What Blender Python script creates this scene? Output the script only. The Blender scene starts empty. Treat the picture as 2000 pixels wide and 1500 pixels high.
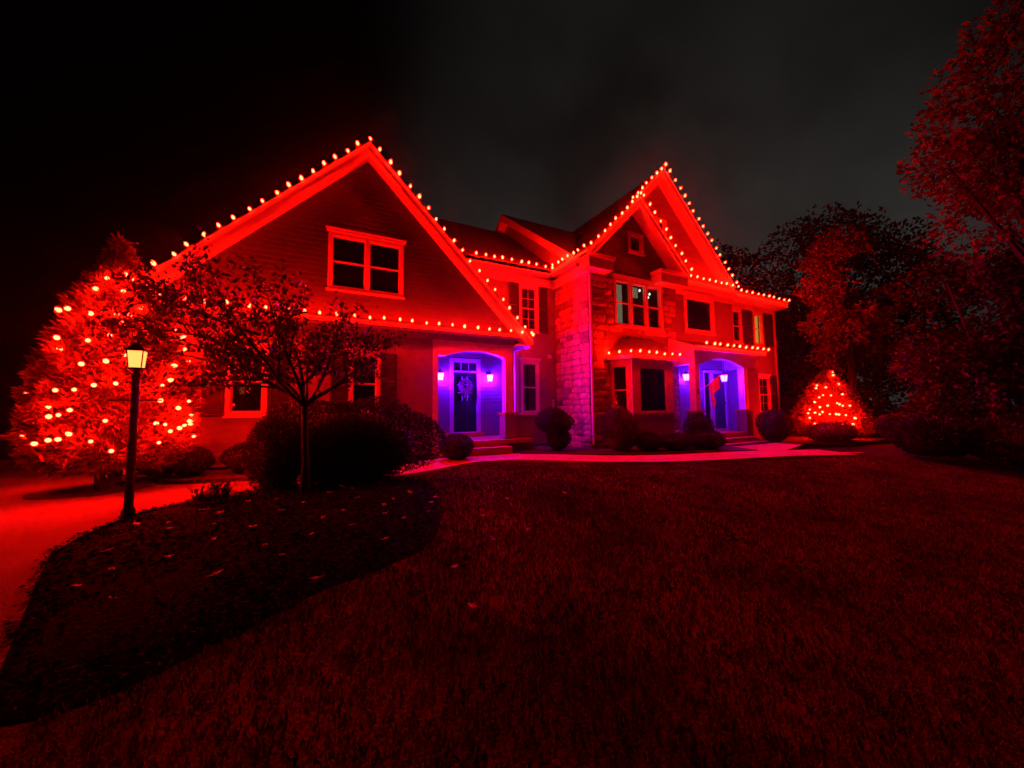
import bpy, math, random
import numpy as np
from mathutils import Vector, Matrix
random.seed(7); RNG = np.random.default_rng(7)
sc = bpy.context.scene
COL = sc.collection
R = math.radians

# ---------------------------------------------------------------- camera
cam_d = bpy.data.cameras.new('camera'); cam = bpy.data.objects.new('camera', cam_d); COL.objects.link(cam)
pitch, yaw, roll = 0.0683772, 0.4809420, -0.0108917
fw = Vector((math.sin(yaw)*math.cos(pitch), math.cos(yaw)*math.cos(pitch), math.sin(pitch)))
rt0 = Vector((math.cos(yaw), -math.sin(yaw), 0)); up0 = rt0.cross(fw)
rt = math.cos(roll)*rt0 + math.sin(roll)*up0; up = -math.sin(roll)*rt0 + math.cos(roll)*up0
M = Matrix((rt, up, -fw)).transposed().to_4x4(); M.translation = (0, 0, 1.2)
cam.matrix_world = M
cam_d.sensor_width = 36; cam_d.lens = 36*737.4/2000; cam_d.clip_start = .05; cam_d.clip_end = 1500
sc.camera = cam

# ---------------------------------------------------------------- sky: overcast night with a town's glow behind the woods
w = bpy.data.worlds.new('World'); sc.world = w; w.use_nodes = True
nt = w.node_tree; N = nt.nodes; L = nt.links; N.clear()
out = N.new('ShaderNodeOutputWorld')
sky = N.new('ShaderNodeTexSky'); sky.sky_type = 'NISHITA'; sky.sun_disc = False
sky.sun_elevation = R(-5.0); sky.sun_rotation = R(60)
bg0 = N.new('ShaderNodeBackground'); bg0.inputs['Strength'].default_value = .002
L.new(sky.outputs[0], bg0.inputs['Color'])
tc = N.new('ShaderNodeTexCoord'); nz = N.new('ShaderNodeVectorMath'); nz.operation = 'NORMALIZE'
L.new(tc.outputs['Generated'], nz.inputs[0])
dt = N.new('ShaderNodeVectorMath'); dt.operation = 'DOT_PRODUCT'
dt.inputs[1].default_value = (math.sin(R(49)), math.cos(R(49)), 0)
fl_ = N.new('ShaderNodeVectorMath'); fl_.operation = 'MULTIPLY'; fl_.inputs[1].default_value = (1, 1, 0); L.new(nz.outputs[0], fl_.inputs[0])
fn_ = N.new('ShaderNodeVectorMath'); fn_.operation = 'NORMALIZE'; L.new(fl_.outputs[0], fn_.inputs[0])
L.new(fn_.outputs[0], dt.inputs[0])
glow = N.new('ShaderNodeMapRange'); glow.interpolation_type = 'SMOOTHSTEP'
glow.inputs['From Min'].default_value = .7; glow.inputs['From Max'].default_value = 1.0
L.new(dt.outputs['Value'], glow.inputs['Value'])
ns = N.new('ShaderNodeTexNoise'); ns.inputs['Scale'].default_value = 2.6; ns.inputs['Detail'].default_value = 5
L.new(nz.outputs[0], ns.inputs['Vector'])
nr = N.new('ShaderNodeMapRange'); nr.inputs['From Min'].default_value = .3; nr.inputs['From Max'].default_value = .7
nr.inputs['To Min'].default_value = .4; nr.inputs['To Max'].default_value = 1.25
L.new(ns.outputs['Fac'], nr.inputs['Value'])
ml = N.new('ShaderNodeMath'); ml.operation = 'MULTIPLY'
L.new(glow.outputs[0], ml.inputs[0]); L.new(nr.outputs[0], ml.inputs[1])
bg1 = N.new('ShaderNodeBackground'); bg1.inputs['Color'].default_value = (1, .96, .89, 1)
st = N.new('ShaderNodeMath'); st.operation = 'MULTIPLY'; st.inputs[1].default_value = .033
sp = N.new('ShaderNodeSeparateXYZ'); L.new(nz.outputs[0], sp.inputs[0])
el = N.new('ShaderNodeMapRange'); el.interpolation_type = 'SMOOTHSTEP'
el.inputs['From Min'].default_value = .1; el.inputs['From Max'].default_value = .78; el.inputs['To Min'].default_value = 1.1; el.inputs['To Max'].default_value = .28
L.new(sp.outputs['Z'], el.inputs['Value'])
m2 = N.new('ShaderNodeMath'); m2.operation = 'MULTIPLY'; L.new(ml.outputs[0], m2.inputs[0]); L.new(el.outputs[0], m2.inputs[1])
L.new(m2.outputs[0], st.inputs[0]); L.new(st.outputs[0], bg1.inputs['Strength'])
ad = N.new('ShaderNodeAddShader'); L.new(bg0.outputs[0], ad.inputs[0]); L.new(bg1.outputs[0], ad.inputs[1])
L.new(ad.outputs[0], out.inputs['Surface'])

# ---------------------------------------------------------------- exposure
sc.view_settings.view_transform = 'Standard'; sc.view_settings.look = 'None'
sc.view_settings.exposure = 0; sc.view_settings.gamma = 1
sc.render.engine = 'CYCLES'
sc.cycles.use_denoising = True
sc.cycles.sample_clamp_indirect = 4
sc.cycles.max_bounces = 5; sc.cycles.diffuse_bounces = 3; sc.cycles.glossy_bounces = 2
sc.cycles.transparent_max_bounces = 6
RED = 560.0            # radiance of a red bulb
VIOLET = 780.0         # radiance of a porch lantern's glass

# ---------------------------------------------------------------- materials
MATS = {}
def mat(name, col, rough=.7, var=0., scale=8., bump=0., bscale=40., spec=.4, detail=4, stretch=None):
    if name in MATS: return MATS[name]
    m = bpy.data.materials.new(name); m.use_nodes = True
    t = m.node_tree; n = t.nodes; l = t.links
    b = n['Principled BSDF']; b.inputs['Roughness'].default_value = rough
    b.inputs['Specular IOR Level'].default_value = spec
    b.inputs['Base Color'].default_value = (*col, 1)
    if var or bump:
        g = n.new('ShaderNodeNewGeometry'); src = g.outputs['Position']
        if stretch:
            mp = n.new('ShaderNodeMapping'); mp.inputs['Scale'].default_value = stretch
            l.new(src, mp.inputs['Vector']); src = mp.outputs[0]
    if var:
        x = n.new('ShaderNodeTexNoise'); x.inputs['Scale'].default_value = scale; x.inputs['Detail'].default_value = detail
        l.new(src, x.inputs['Vector'])
        r = n.new('ShaderNodeValToRGB')
        r.color_ramp.elements[0].position = .3; r.color_ramp.elements[1].position = .7
        r.color_ramp.elements[0].color = (*[c*(1-var) for c in col], 1)
        r.color_ramp.elements[1].color = (*[min(1, c*(1+var)) for c in col], 1)
        l.new(x.outputs['Fac'], r.inputs['Fac']); l.new(r.outputs['Color'], b.inputs['Base Color'])
    if bump:
        x2 = n.new('ShaderNodeTexNoise'); x2.inputs['Scale'].default_value = bscale; x2.inputs['Detail'].default_value = 4
        l.new(src, x2.inputs['Vector'])
        bp = n.new('ShaderNodeBump'); bp.inputs['Strength'].default_value = bump; bp.inputs['Distance'].default_value = .02
        l.new(x2.outputs['Fac'], bp.inputs['Height']); l.new(bp.outputs[0], b.inputs['Normal'])
    MATS[name] = m; return m
def emit(name, col, s):
    m = bpy.data.materials.new(name); m.use_nodes = True; n = m.node_tree.nodes; n.clear()
    e = n.new('ShaderNodeEmission'); e.inputs['Color'].default_value = (*col, 1); e.inputs['Strength'].default_value = s
    o = n.new('ShaderNodeOutputMaterial'); m.node_tree.links.new(e.outputs[0], o.inputs[0]); return m
def leafmat(name, col, var=.4, rough=.55, spec=.35, trans=.25):
    m = bpy.data.materials.new(name); m.use_nodes = True; t = m.node_tree; n = t.nodes; l = t.links
    b = n['Principled BSDF']; b.inputs['Roughness'].default_value = rough; b.inputs['Specular IOR Level'].default_value = spec
    g = n.new('ShaderNodeNewGeometry'); x = n.new('ShaderNodeTexNoise'); x.inputs['Scale'].default_value = 3.0; x.inputs['Detail'].default_value = 6
    l.new(g.outputs['Position'], x.inputs['Vector'])
    r = n.new('ShaderNodeValToRGB'); r.color_ramp.elements[0].position = .32; r.color_ramp.elements[1].position = .68
    r.color_ramp.elements[0].color = (*[c*(1-var) for c in col], 1); r.color_ramp.elements[1].color = (*[c*(1+var) for c in col], 1)
    l.new(x.outputs['Fac'], r.inputs['Fac']); l.new(r.outputs[0], b.inputs['Base Color'])
    tr = n.new('ShaderNodeBsdfTranslucent'); l.new(r.outputs[0], tr.inputs['Color'])
    mx = n.new('ShaderNodeMixShader'); mx.inputs['Fac'].default_value = trans
    l.new(b.outputs[0], mx.inputs[1]); l.new(tr.outputs[0], mx.inputs[2])
    l.new(mx.outputs[0], n['Material Output'].inputs['Surface']); return m

def shingle_mat():
    m = mat('roof_shingle', (.06, .055, .055), .85, .35, 6, 0)
    t = m.node_tree; n = t.nodes; l = t.links
    tc = n.new('ShaderNodeTexCoord'); br = n.new('ShaderNodeTexBrick'); br.inputs['Scale'].default_value = 1
    br.inputs['Brick Width'].default_value = .3; br.inputs['Row Height'].default_value = .14; br.inputs['Mortar Size'].default_value = .012
    l.new(tc.outputs['UV'], br.inputs['Vector'])
    bp = n.new('ShaderNodeBump'); bp.inputs['Strength'].default_value = .8; bp.inputs['Distance'].default_value = .02; bp.invert = True
    l.new(br.outputs['Fac'], bp.inputs['Height']); l.new(bp.outputs[0], n['Principled BSDF'].inputs['Normal']); return m

m_gable_shaded = mat('gable_siding_shaded', (.1, .09, .09), .6, .08, 3, .15, 60, stretch=(.6, 1, 6))  # darker copy of the siding: the gables' weak light put into its colour
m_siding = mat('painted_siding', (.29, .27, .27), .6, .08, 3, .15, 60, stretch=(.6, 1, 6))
m_trim = mat('white_trim', (.78, .76, .72), .45, .05, 5, .08, 50)
m_stone = mat('fieldstone', (.5, .34, .13), .85, .35, 9, .6, 25)
m_stone2 = mat('fieldstone_pale', (.6, .43, .18), .85, .3, 9, .6, 25)
m_stone3 = mat('fieldstone_dark', (.26, .17, .07), .85, .3, 9, .6, 25)
m_mortar = mat('mortar', (.24, .18, .08), .95, .15, 20, .4, 80)
m_roof = shingle_mat()
m_shutter = mat('shutter_paint', (.05, .045, .05), .5, .1, 10)
m_dark = mat('dark_interior', (.012, .011, .011), .9)
m_black = mat('black_metal', (.012, .012, .012), .4, .2, 30)
m_bronze = mat('bronze_metal', (.06, .045, .035), .4, .2, 30)
m_door = mat('navy_door_paint', (.012, .012, .018), .3, .08, 6)
m_conc = mat('concrete', (.5, .36, .07), .85, .12, 1.2, .25, 30, detail=8)
m_asph = mat('driveway_surface', (.2, .19, .18), .85, .25, .8, .5, 60, spec=.1, detail=9)
m_mulch = mat('mulch', (.009, .006, .005), .95, .5, 18, .9, 45, spec=.03)
m_bedsoil = mat('bed_soil', (.07, .045, .03), .95, .45, 14, .9, 40)
m_lawn = mat('lawn_soil', (.15, .12, .009), .95, .75, .8, .8, 50, spec=.03, detail=8)
m_wood = mat('woodland_floor', (.03, .024, .016), .95, .5, 3, .9, 25, spec=.03)
m_bark = mat('bark', (.045, .033, .026), .85, .4, 25, .8, 40, stretch=(1, 1, .25))
m_wire = mat('green_wire', (.02, .035, .02), .5)
m_cloth = mat('flag_cloth', (.62, .5, .42), .8, .12, 12)
m_wreath = mat('wreath_ribbon', (.4, .22, .24), .7, .2, 12)
m_copper = mat('bay_metal_roof', (.1, .085, .075), .6, .2, 10)
m_grass = leafmat('grass_blade', (.13, .115, .009), .6, .8, .02, .04)
m_ever = leafmat('evergreen_needles', (.19, .18, .08), .35, .55, .35, .45)
m_box = leafmat('boxwood_leaves', (.045, .06, .022), .4)
m_shrub = leafmat('shrub_leaves', (.12, .12, .05), .4)
m_orn = leafmat('dark_leaves', (.045, .03, .025), .5, .3, .6, .15)
m_tree = leafmat('tree_leaves', (.13, .12, .05), .4)
m_treed = leafmat('tree_leaves_dark', (.035, .04, .02), .45)
m_fall = leafmat('dry_leaf', (.6, .45, .3), .4, .6)
m_red = emit('red_bulb_glow', (1, .0021, .0007), RED)
m_violet = emit('violet_lantern_glow', (.115, .0015, 1), VIOLET)
m_warm = emit('warm_lantern_glow', (1, .17, .035), 4.5)
m_curtain = emit('lit_curtain_glow', (.62, .6, .36), .2)
m_amber = emit('amber_window_glow', (1, .45, .05), .5)
m_bright = emit('lamp_behind_glass_glow', (.8, .95, .8), 1.5)
def glassmats():
    d = bpy.data.materials.new('dark_window_glass'); d.use_nodes = True
    b = d.node_tree.nodes['Principled BSDF']; b.inputs['Base Color'].default_value = (.006, .006, .007, 1)
    b.inputs['Roughness'].default_value = .04; b.inputs['Specular IOR Level'].default_value = .35
    c = bpy.data.materials.new('clear_window_glass'); c.use_nodes = True; n = c.node_tree.nodes; l = c.node_tree.links
    n.remove(n['Principled BSDF'])
    t = n.new('ShaderNodeBsdfTransparent'); g = n.new('ShaderNodeBsdfGlossy'); g.inputs['Roughness'].default_value = .04
    x = n.new('ShaderNodeMixShader'); x.inputs[0].default_value = .06; l.new(t.outputs[0], x.inputs[1]); l.new(g.outputs[0], x.inputs[2])
    l.new(x.outputs[0], n['Material Output'].inputs['Surface']); return d, c
m_pane, m_clear = glassmats()

# ---------------------------------------------------------------- mesh helpers
class MB:
    def __init__(s): s.v = []; s.f = []
    def add(s, vs, fs):
        o = len(s.v); s.v += [tuple(p) for p in vs]; s.f += [tuple(i+o for i in q) for q in fs]; return s
    def box(s, x0, x1, y0, y1, z0, z1):
        return s.add([(x0,y0,z0),(x1,y0,z0),(x1,y1,z0),(x0,y1,z0),(x0,y0,z1),(x1,y0,z1),(x1,y1,z1),(x0,y1,z1)],
                     [(0,3,2,1),(4,5,6,7),(0,1,5,4),(1,2,6,5),(2,3,7,6),(3,0,4,7)])
    def prism(s, poly, d):      # extrude a polygon of 3-d points by the vector d
        n = len(poly); a = [Vector(p) for p in poly]; b = [p+Vector(d) for p in a]
        fs = [tuple(range(n)), tuple(range(2*n-1, n-1, -1))] + [(i, i+n, (i+1) % n+n, (i+1) % n) for i in range(n)]
        return s.add(a+b, fs)
    def tube(s, pts, rad, n=6, cap=True):
        pts = [Vector(p) for p in pts]; rings = []
        for i, p in enumerate(pts):
            d = (pts[min(i+1, len(pts)-1)]-pts[max(i-1, 0)]).normalized()
            a = d.cross(Vector((0, 0, 1)) if abs(d.z) < .9 else Vector((1, 0, 0))).normalized(); b = d.cross(a)
            r = rad[i] if isinstance(rad, (list, tuple)) else rad
            rings.append([p+a*math.cos(2*math.pi*k/n)*r+b*math.sin(2*math.pi*k/n)*r for k in range(n)])
        fs = []
        for i in range(len(pts)-1):
            for k in range(n): fs.append((i*n+k, i*n+(k+1) % n, (i+1)*n+(k+1) % n, (i+1)*n+k))
        if cap: fs += [tuple(range(n-1, -1, -1)), tuple((len(pts)-1)*n+k for k in range(n))]
        return s.add([q for r_ in rings for q in r_], fs)
    def lathe(s, prof, c=(0, 0, 0), n=12):     # prof: (radius, z)
        c = Vector(c); vs = []; fs = []
        for r, z in prof: vs += [c+Vector((r*math.cos(2*math.pi*k/n), r*math.sin(2*math.pi*k/n), z)) for k in range(n)]
        for i in range(len(prof)-1):
            for k in range(n): fs.append((i*n+k, i*n+(k+1) % n, (i+1)*n+(k+1) % n, (i+1)*n+k))
        fs += [tuple(range(n-1, -1, -1)), tuple((len(prof)-1)*n+k for k in range(n))]
        return s.add(vs, fs)
    def mesh(s, name, m, smooth=False):
        me = bpy.data.meshes.new(name); me.from_pydata(s.v, [], s.f); me.materials.append(m)
        if smooth: me.polygons.foreach_set('use_smooth', [True]*len(me.polygons))
        me.update(); return me
    def build(s, name, m, parent=None, smooth=False):
        return link(name, s.mesh(name, m, smooth), parent)
def link(name, me, parent=None):
    o = bpy.data.objects.new(name, me); COL.objects.link(o)
    if parent is not None:
        o.parent = parent
        o.matrix_parent_inverse = Matrix.Translation(-parent_world(parent))
    return o
def parent_world(p):      # only translations are used on parents
    if p.parent is None: return Vector(p.location)
    return parent_world(p.parent)+p.matrix_parent_inverse.translation+Vector(p.location)
def empty(name, loc):
    o = bpy.data.objects.new(name, None); COL.objects.link(o); o.location = loc; o.empty_display_size = .2; return o
def tag(o, label, cat, group=None):
    o['label'] = label; o['category'] = cat
    if group: o['group'] = group
    return o
def structure(o, label=None):
    o['kind'] = 'structure'
    if label: o['label'] = label
    return o
def stuff(o, label=None, cat=None):
    o['kind'] = 'stuff'
    if label: o['label'] = label
    if cat: o['category'] = cat
    return o
def uv_planar(o, ax=(0, 1)):
    me = o.data; u = me.uv_layers.new(name='UVMap')
    for lp in me.loops:
        v = me.vertices[lp.vertex_index].co; u.data[lp.index].uv = (v[ax[0]], v[ax[1]]*1.3)

def leaf_mesh(name, m, pos, direc, length, width, jitter=.6):
    """rhombic leaf faces at pos, pointing along direc (N x 3), slightly folded"""
    n = len(pos); d = direc+RNG.normal(0, jitter, (n, 3)); d /= np.linalg.norm(d, axis=1)[:, None]+1e-9
    s = np.cross(d, RNG.normal(0, 1, (n, 3))); s /= np.linalg.norm(s, axis=1)[:, None]+1e-9
    ln = (length*RNG.uniform(.6, 1.35, n))[:, None]; wd = (width*RNG.uniform(.6, 1.35, n))[:, None]
    V = np.empty((n, 4, 3)); V[:, 0] = pos; V[:, 1] = pos+d*ln*.45+s*wd*.5; V[:, 2] = pos+d*ln; V[:, 3] = pos+d*ln*.45-s*wd*.5
    me = bpy.data.meshes.new(name); me.vertices.add(n*4); me.vertices.foreach_set('co', V.reshape(-1))
    me.loops.add(n*4); me.loops.foreach_set('vertex_index', np.arange(n*4))
    me.polygons.add(n); me.polygons.foreach_set('loop_start', np.arange(n)*4); me.polygons.foreach_set('loop_total', np.full(n, 4))
    me.materials.append(m); me.update(); me.validate(); return me

# ================================================================ GROUND
def drop(y): return .075*max(0, 4.5-max(y, -4))**1.3      # the lawn falls away towards the road
mb = MB(); ys = [-118, -4, -3, -2, -1, 0, 1, 1.7, 2.4, 3, 3.6, 4.1, 4.5, 60, 118]
for y in ys: mb.v += [(-118, y, -.07-drop(y)), (118, y, -.07-drop(y))]
mb.f = [(2*i, 2*i+1, 2*i+3, 2*i+2) for i in range(len(ys)-1)]
structure(mb.build('ground', m_wood))
def sheet(name, pts, z, m, th=.04):
    o = MB().prism([(x, y, z) for x, y in pts], (0, 0, -th)).build(name, m); return structure(o)
def smooth_poly(pts, n=6, closed=True):
    P = [Vector((x, y)) for x, y in pts]; out = []; k = len(P)
    for i in range(k if closed else k-1):
        p0, p1, p2, p3 = (P[(i-1) % k] if closed or i else P[0]), P[i], P[(i+1) % k], (P[(i+2) % k] if closed or i+2 < k else P[-1])
        for j in range(n):
            t = j/n; out.append(tuple(.5*((2*p1)+(-p0+p2)*t+(2*p0-5*p1+4*p2-p3)*t*t+(-p0+3*p1-3*p2+p3)*t**3)))
    if not closed: out.append(tuple(P[-1]))
    return out
# lawn: gently uneven grid
gx = np.linspace(-1.4, 12.35, 70); gy = np.linspace(-3, 9.3, 62)
def lawn_h(x, y): return -drop(y)+.012*math.sin(1.7*x+.4*y)+.012*math.sin(.9*y-1.3*x+1)+.008*math.sin(3.1*x+2.3*y)-.01
mb = MB(); nx_ = len(gx)
edge = lambda y: 12.35-.12*max(0, 4.5-y)*.6+.06*math.sin(2*y)
mb.v = [(x if i < nx_-1 else edge(y), y, lawn_h(x, y)-(.0 if i < nx_-1 else .02)) for y in gy for i, x in enumerate(gx)]
mb.f = [(j*nx_+i, j*nx_+i+1, (j+1)*nx_+i+1, (j+1)*nx_+i) for j in range(len(gy)-1) for i in range(nx_-1)]
structure(mb.build('lawn', m_lawn, smooth=True))
# driveway and walk
drive = [(-1.0,-3),(-1.0,1.0),(-1.36,2.9),(-1.6,3.64),(-1.95,4.7),(-1.98,5.2),(-1.93,5.7),(-1.85,6.1),(-1.55,6.45),(-1.15,6.72),(-0.6,6.88),(-0.55,7.3),(-0.6,7.86),(-1.6,8.05),(-2.5,8.45),(-3.3,9.35),(-3.6,11),(-3.7,15),(-9,15),(-16,13),(-16,-3)]
import bmesh
bm = bmesh.new(); f0 = bm.faces.new([bm.verts.new((x, y, .028)) for x, y in drive]); f0.normal_update()
if f0.normal.z < 0: bmesh.ops.reverse_faces(bm, faces=[f0])
for yc in [-2, -1, 0, .6, 1.2, 1.8, 2.4, 3, 3.5, 4, 4.5]:
    bmesh.ops.bisect_plane(bm, geom=bm.verts[:]+bm.edges[:]+bm.faces[:], plane_co=(0, yc, 0), plane_no=(0, 1, 0))
for v in bm.verts: v.co.z -= drop(v.co.y)
me = bpy.data.meshes.new('driveway'); bm.to_mesh(me); bm.free(); me.materials.append(m_asph)
structure(link('driveway', me))
ctr = smooth_poly([(-.58,7.42),(.6,7.5),(1.6,7.75),(2.55,8.28),(3.5,8.55),(4.6,8.2),(6.1,6.85),(7.6,6.1),(9.3,5.68),(10.6,5.3),(11.75,4.75)], 5, False)
wid = .58
def offset(c, s, w_):
    o = []
    for i in range(len(c)):
        a = Vector(c[max(i-1, 0)]); b = Vector(c[min(i+1, len(c)-1)]); d = (b-a).normalized(); n = Vector((-d.y, d.x))
        o.append(tuple(Vector(c[i])+n*s*w_))
    return o
Lf, Rg = offset(ctr, 1, wid), offset(ctr, -1, wid)
walk = structure(MB().box(-.5, -.49, 7.3, 7.31, .0, .02).build('walkway', m_conc))
k = 0; i = 0; SEG = 4
while i < len(ctr)-1:           # the walk is poured in separate slabs with joints between
    j = min(i+SEG, len(ctr)-1)
    a = Vector((*Lf[i], .05)); 
    poly = [(*p, .05) for p in Lf[i:j+1]]+[(*p, .05) for p in reversed(Rg[i:j+1])]
    cx = sum(p[0] for p in poly)/len(poly); cy = sum(p[1] for p in poly)/len(poly)
    poly = [(cx+(p[0]-cx)*.994, cy+(p[1]-cy)*.994, .05+.002*math.sin(k*2.1)) for p in poly]
    MB().prism(poly[::-1], (0, 0, -.08)).build('concrete_slab', m_conc, walk); i = j; k += 1
structure(MB().prism([(11.9,4.62,.03),(12.3,4.42,.03),(12.36,4.56,.03),(11.96,4.76,.03)][::-1], (0,0,-.06)).build('stepping_stone', m_conc))
# landing in front of the steps
structure(MB().prism([(2.95,8.5,.046),(4.8,8.2,.046),(4.85,8.98,.046),(2.95,8.98,.046)][::-1],(0,0,-.07)).build('porch_landing', m_conc))
structure(MB().prism([(10.6,5.5,.046),(13.2,6.2,.046),(13.3,7.0,.046),(10.8,7.0,.046)][::-1],(0,0,-.07)).build('entry_landing', m_conc))
# mulch bed in front (low mound), built as a fan of rings
bed = smooth_poly([(-1.41,2.81),(-1.65,3.64),(-1.98,4.7),(-2.01,5.2),(-1.96,5.7),(-1.88,6.1),(-1.58,6.47),(-1.18,6.74),(-0.6,6.9),(0.4,7.02),(1.2,7.0),(1.66,6.55),(1.6,5.6),(1.42,4.6),(1.09,3.75),(0.54,3.29),(0.0,3.06),(-0.44,2.9),(-0.99,2.65)], 5)
mb = MB(); cx, cy = -.2, 5.0; rings = 9; nb = len(bed)
for r_ in range(rings+1):
    t = 1-r_/rings
    for (x, y) in bed:
        px, py = cx+(x-cx)*t, cy+(y-cy)*t
        mb.v.append((px, py, .0+.09*(1-t**3)+.02*(t<.95)+.012*math.sin(7*px+3*py)*(1-t)+RNG.uniform(-.006, .006)-(.02 if t>.99 else 0)-drop(py)))
mb.f = [(a*nb+i, a*nb+(i+1) % nb, (a+1)*nb+(i+1) % nb, (a+1)*nb+i) for a in range(rings) for i in range(nb)]
structure(mb.build('mulch_bed', m_mulch, smooth=True))
def bed_h(x, y): return -drop(y)+.035+.085*max(0, 1-((x+.2)/1.7)**2-((y-5)/2.3)**2)
# planting beds along the house
sheet('garage_planting_bed', [(-3.1,9.5),(-2.75,8.95),(-2.2,8.5),(-1.5,8.2),(-.6,8.0),(.8,8.2),(1.7,8.45),(2.5,8.95),(2.95,9.0),(2.95,9.6)][::-1], .07, m_bedsoil, .1)
sheet('front_planting_bed', [(4.85,8.95),(5.6,8.15),(6.6,7.35),(7.7,6.85),(9.3,6.4),(10.5,6.0),(10.75,7.0),(10.75,8.9),(7,8.9),(7,10.4),(4.9,10.4)], .07, m_bedsoil, .1)
sheet('side_planting_bed', [(13.2,6.3),(14.5,5.9),(17,5.6),(20,6),(20,9.3),(13.2,9.3)], .06, m_bedsoil, .09)
sheet('tree_planting_bed', smooth_poly([(-3.7,8.3),(-3.5,7.85),(-3.0,7.7),(-2.4,7.95),(-2.4,8.6),(-2.9,9.0),(-3.4,8.8)], 4)[::-1], .05, m_bedsoil, .06)

# ================================================================ HOUSE
H = 1.2
house = tag(empty('house', (6, 10, 0)), 'large two storey suburban house outlined with red string lights, gabled garage wing and stone front', 'house')
BOARDS = [0]
def wall(name, poly, y, m=m_dark):      # backing polygon (x,z) facing the front
    return MB().prism([(x, y+.17, z) for x, z in poly], (0, .06, 0)).build(name, m, house)
def siding(parent, y, z0, z1, xl, xr, openings=(), expo=.115, parts=True, split=True, m=None):
    m = m or m_siding
    """lapped boards; xl(z), xr(z) bound the wall, openings are (x0,x1,z0,z1)"""
    z = z0; r = 0; J = MB()
    while z < z1-.01:
        zt = min(z+expo+.015, z1+.01)
        a0, a1, b0, b1 = xl(z), xr(z), xl(zt), xr(zt)
        cuts = sorted((o[0]+.012, o[1]-.012) for o in openings if o[2] < zt-.03 and o[3] > z+.03)
        segs = []; s0 = a0; t0 = b0
        for c0, c1 in cuts:
            if c0 > s0+.03: segs.append((s0, c0, t0, c0))
            s0 = t0 = c1
        if a1 > s0+.03: segs.append((s0, a1, t0, max(b1, t0+.01)))
        for (p, q, p2, q2) in segs:
            pieces = [(p, q, p2, q2)]
            if split and q-p > 3.2:
                c = p+(q-p)*random.uniform(.3, .7); pieces = [(p, c-.002, p2, c-.002), (c+.002, q, c+.002, q2)]
            for (e, f_, e2, f2) in pieces:
                yo = y-.022+random.uniform(-.0015, .0015)
                vs = [(e,yo,z),(f_,yo,z),(f_,y+.005,z),(e,y+.005,z),(e2,y-.004,zt),(f2,y-.004,zt),(f2,y+.006,zt),(e2,y+.006,zt)]
                fs = [(0,3,2,1),(4,5,6,7),(0,1,5,4),(1,2,6,5),(2,3,7,6),(3,0,4,7)]
                if parts: MB().add(vs, fs).build('siding_board', m, parent); BOARDS[0] += 1
                else: J.add(vs, fs)
        z += expo; r += 1
    if not parts: stuff(J.build('siding', m, parent))
def opening(x0, x1, z0, z1): return (x0, x1, z0, z1)

def window(x0, x1, z0, z1, y, cols=1, sash=True, casing=.085, head=True, lit=None, muntin=None, label=None, fixed=False):
    """outer casing rectangle; returns the window part"""
    mb = MB(); c = casing; yf, yb = y-.05, y+.06
    mb.box(x0, x0+c, yf, yb, z0, z1); mb.box(x1-c, x1, yf, yb, z0, z1)
    mb.box(x0+c, x1-c, yf+.002, yb, z1-c, z1); mb.box(x0+c, x1-c, yf+.002, yb, z0, z0+c*.8)
    w_ = (x1-x0-2*c); cw = (w_-(cols-1)*c)/cols
    for i in range(cols-1): mb.box(x0+c+(i+1)*cw+i*c, x0+c+(i+1)*cw+(i+1)*c, yf+.003, yb, z0+c*.8, z1-c)
    win = mb.build('window', m_trim, house)
    if label: win['label'] = label
    if head:
        MB().box(x0-.04, x1+.04, yf-.03, yb, z1+.002, z1+.05).box(x0-.06, x1+.06, yf-.05, yb, z1+.052, z1+.085).build('window_head', m_trim, win)
    MB().box(x0-.03, x1+.03, yf-.03, yb, z0-.045, z0-.002).build('window_sill', m_trim, win)
    zl, zh = z0+c*.8, z1-c; zm = (zl+zh)/2
    for i in range(cols):
        a = x0+c+i*(cw+c); b = a+cw; s = .03
        fr = MB(); yy = y+.0
        fr.box(a, a+s, yy, yy+.05, zl, zh); fr.box(b-s, b, yy, yy+.05, zl, zh); fr.box(a+s, b-s, yy, yy+.05, zl, zl+s); fr.box(a+s, b-s, yy, yy+.05, zh-s, zh)
        if sash: fr.box(a+s, b-s, yy-.006, yy+.05, zm-.02, zm+.02)
        fr.build('sash', m_trim, win)
        gm = m_clear if lit else m_pane
        for (p, q) in ([(zl+s, zm-.02), (zm+.02, zh-s)] if sash else [(zl+s, zh-s)]):
            MB().box(a+s, b-s, y+.03, y+.036, p, q).build('pane', gm, win)
            if muntin:
                mm = MB(); nxm, nzm = muntin
                for k_ in range(1, nxm): xx = a+s+(b-a-2*s)*k_/nxm; mm.box(xx-.008, xx+.008, y+.018, y+.029, p, q)
                for k_ in range(1, nzm): zz = p+(q-p)*k_/nzm; mm.box(a+s, b-s, y+.019, y+.0285, zz-.008, zz+.008)
                stuff(mm.build('muntin', m_trim, win))
    return win
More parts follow.
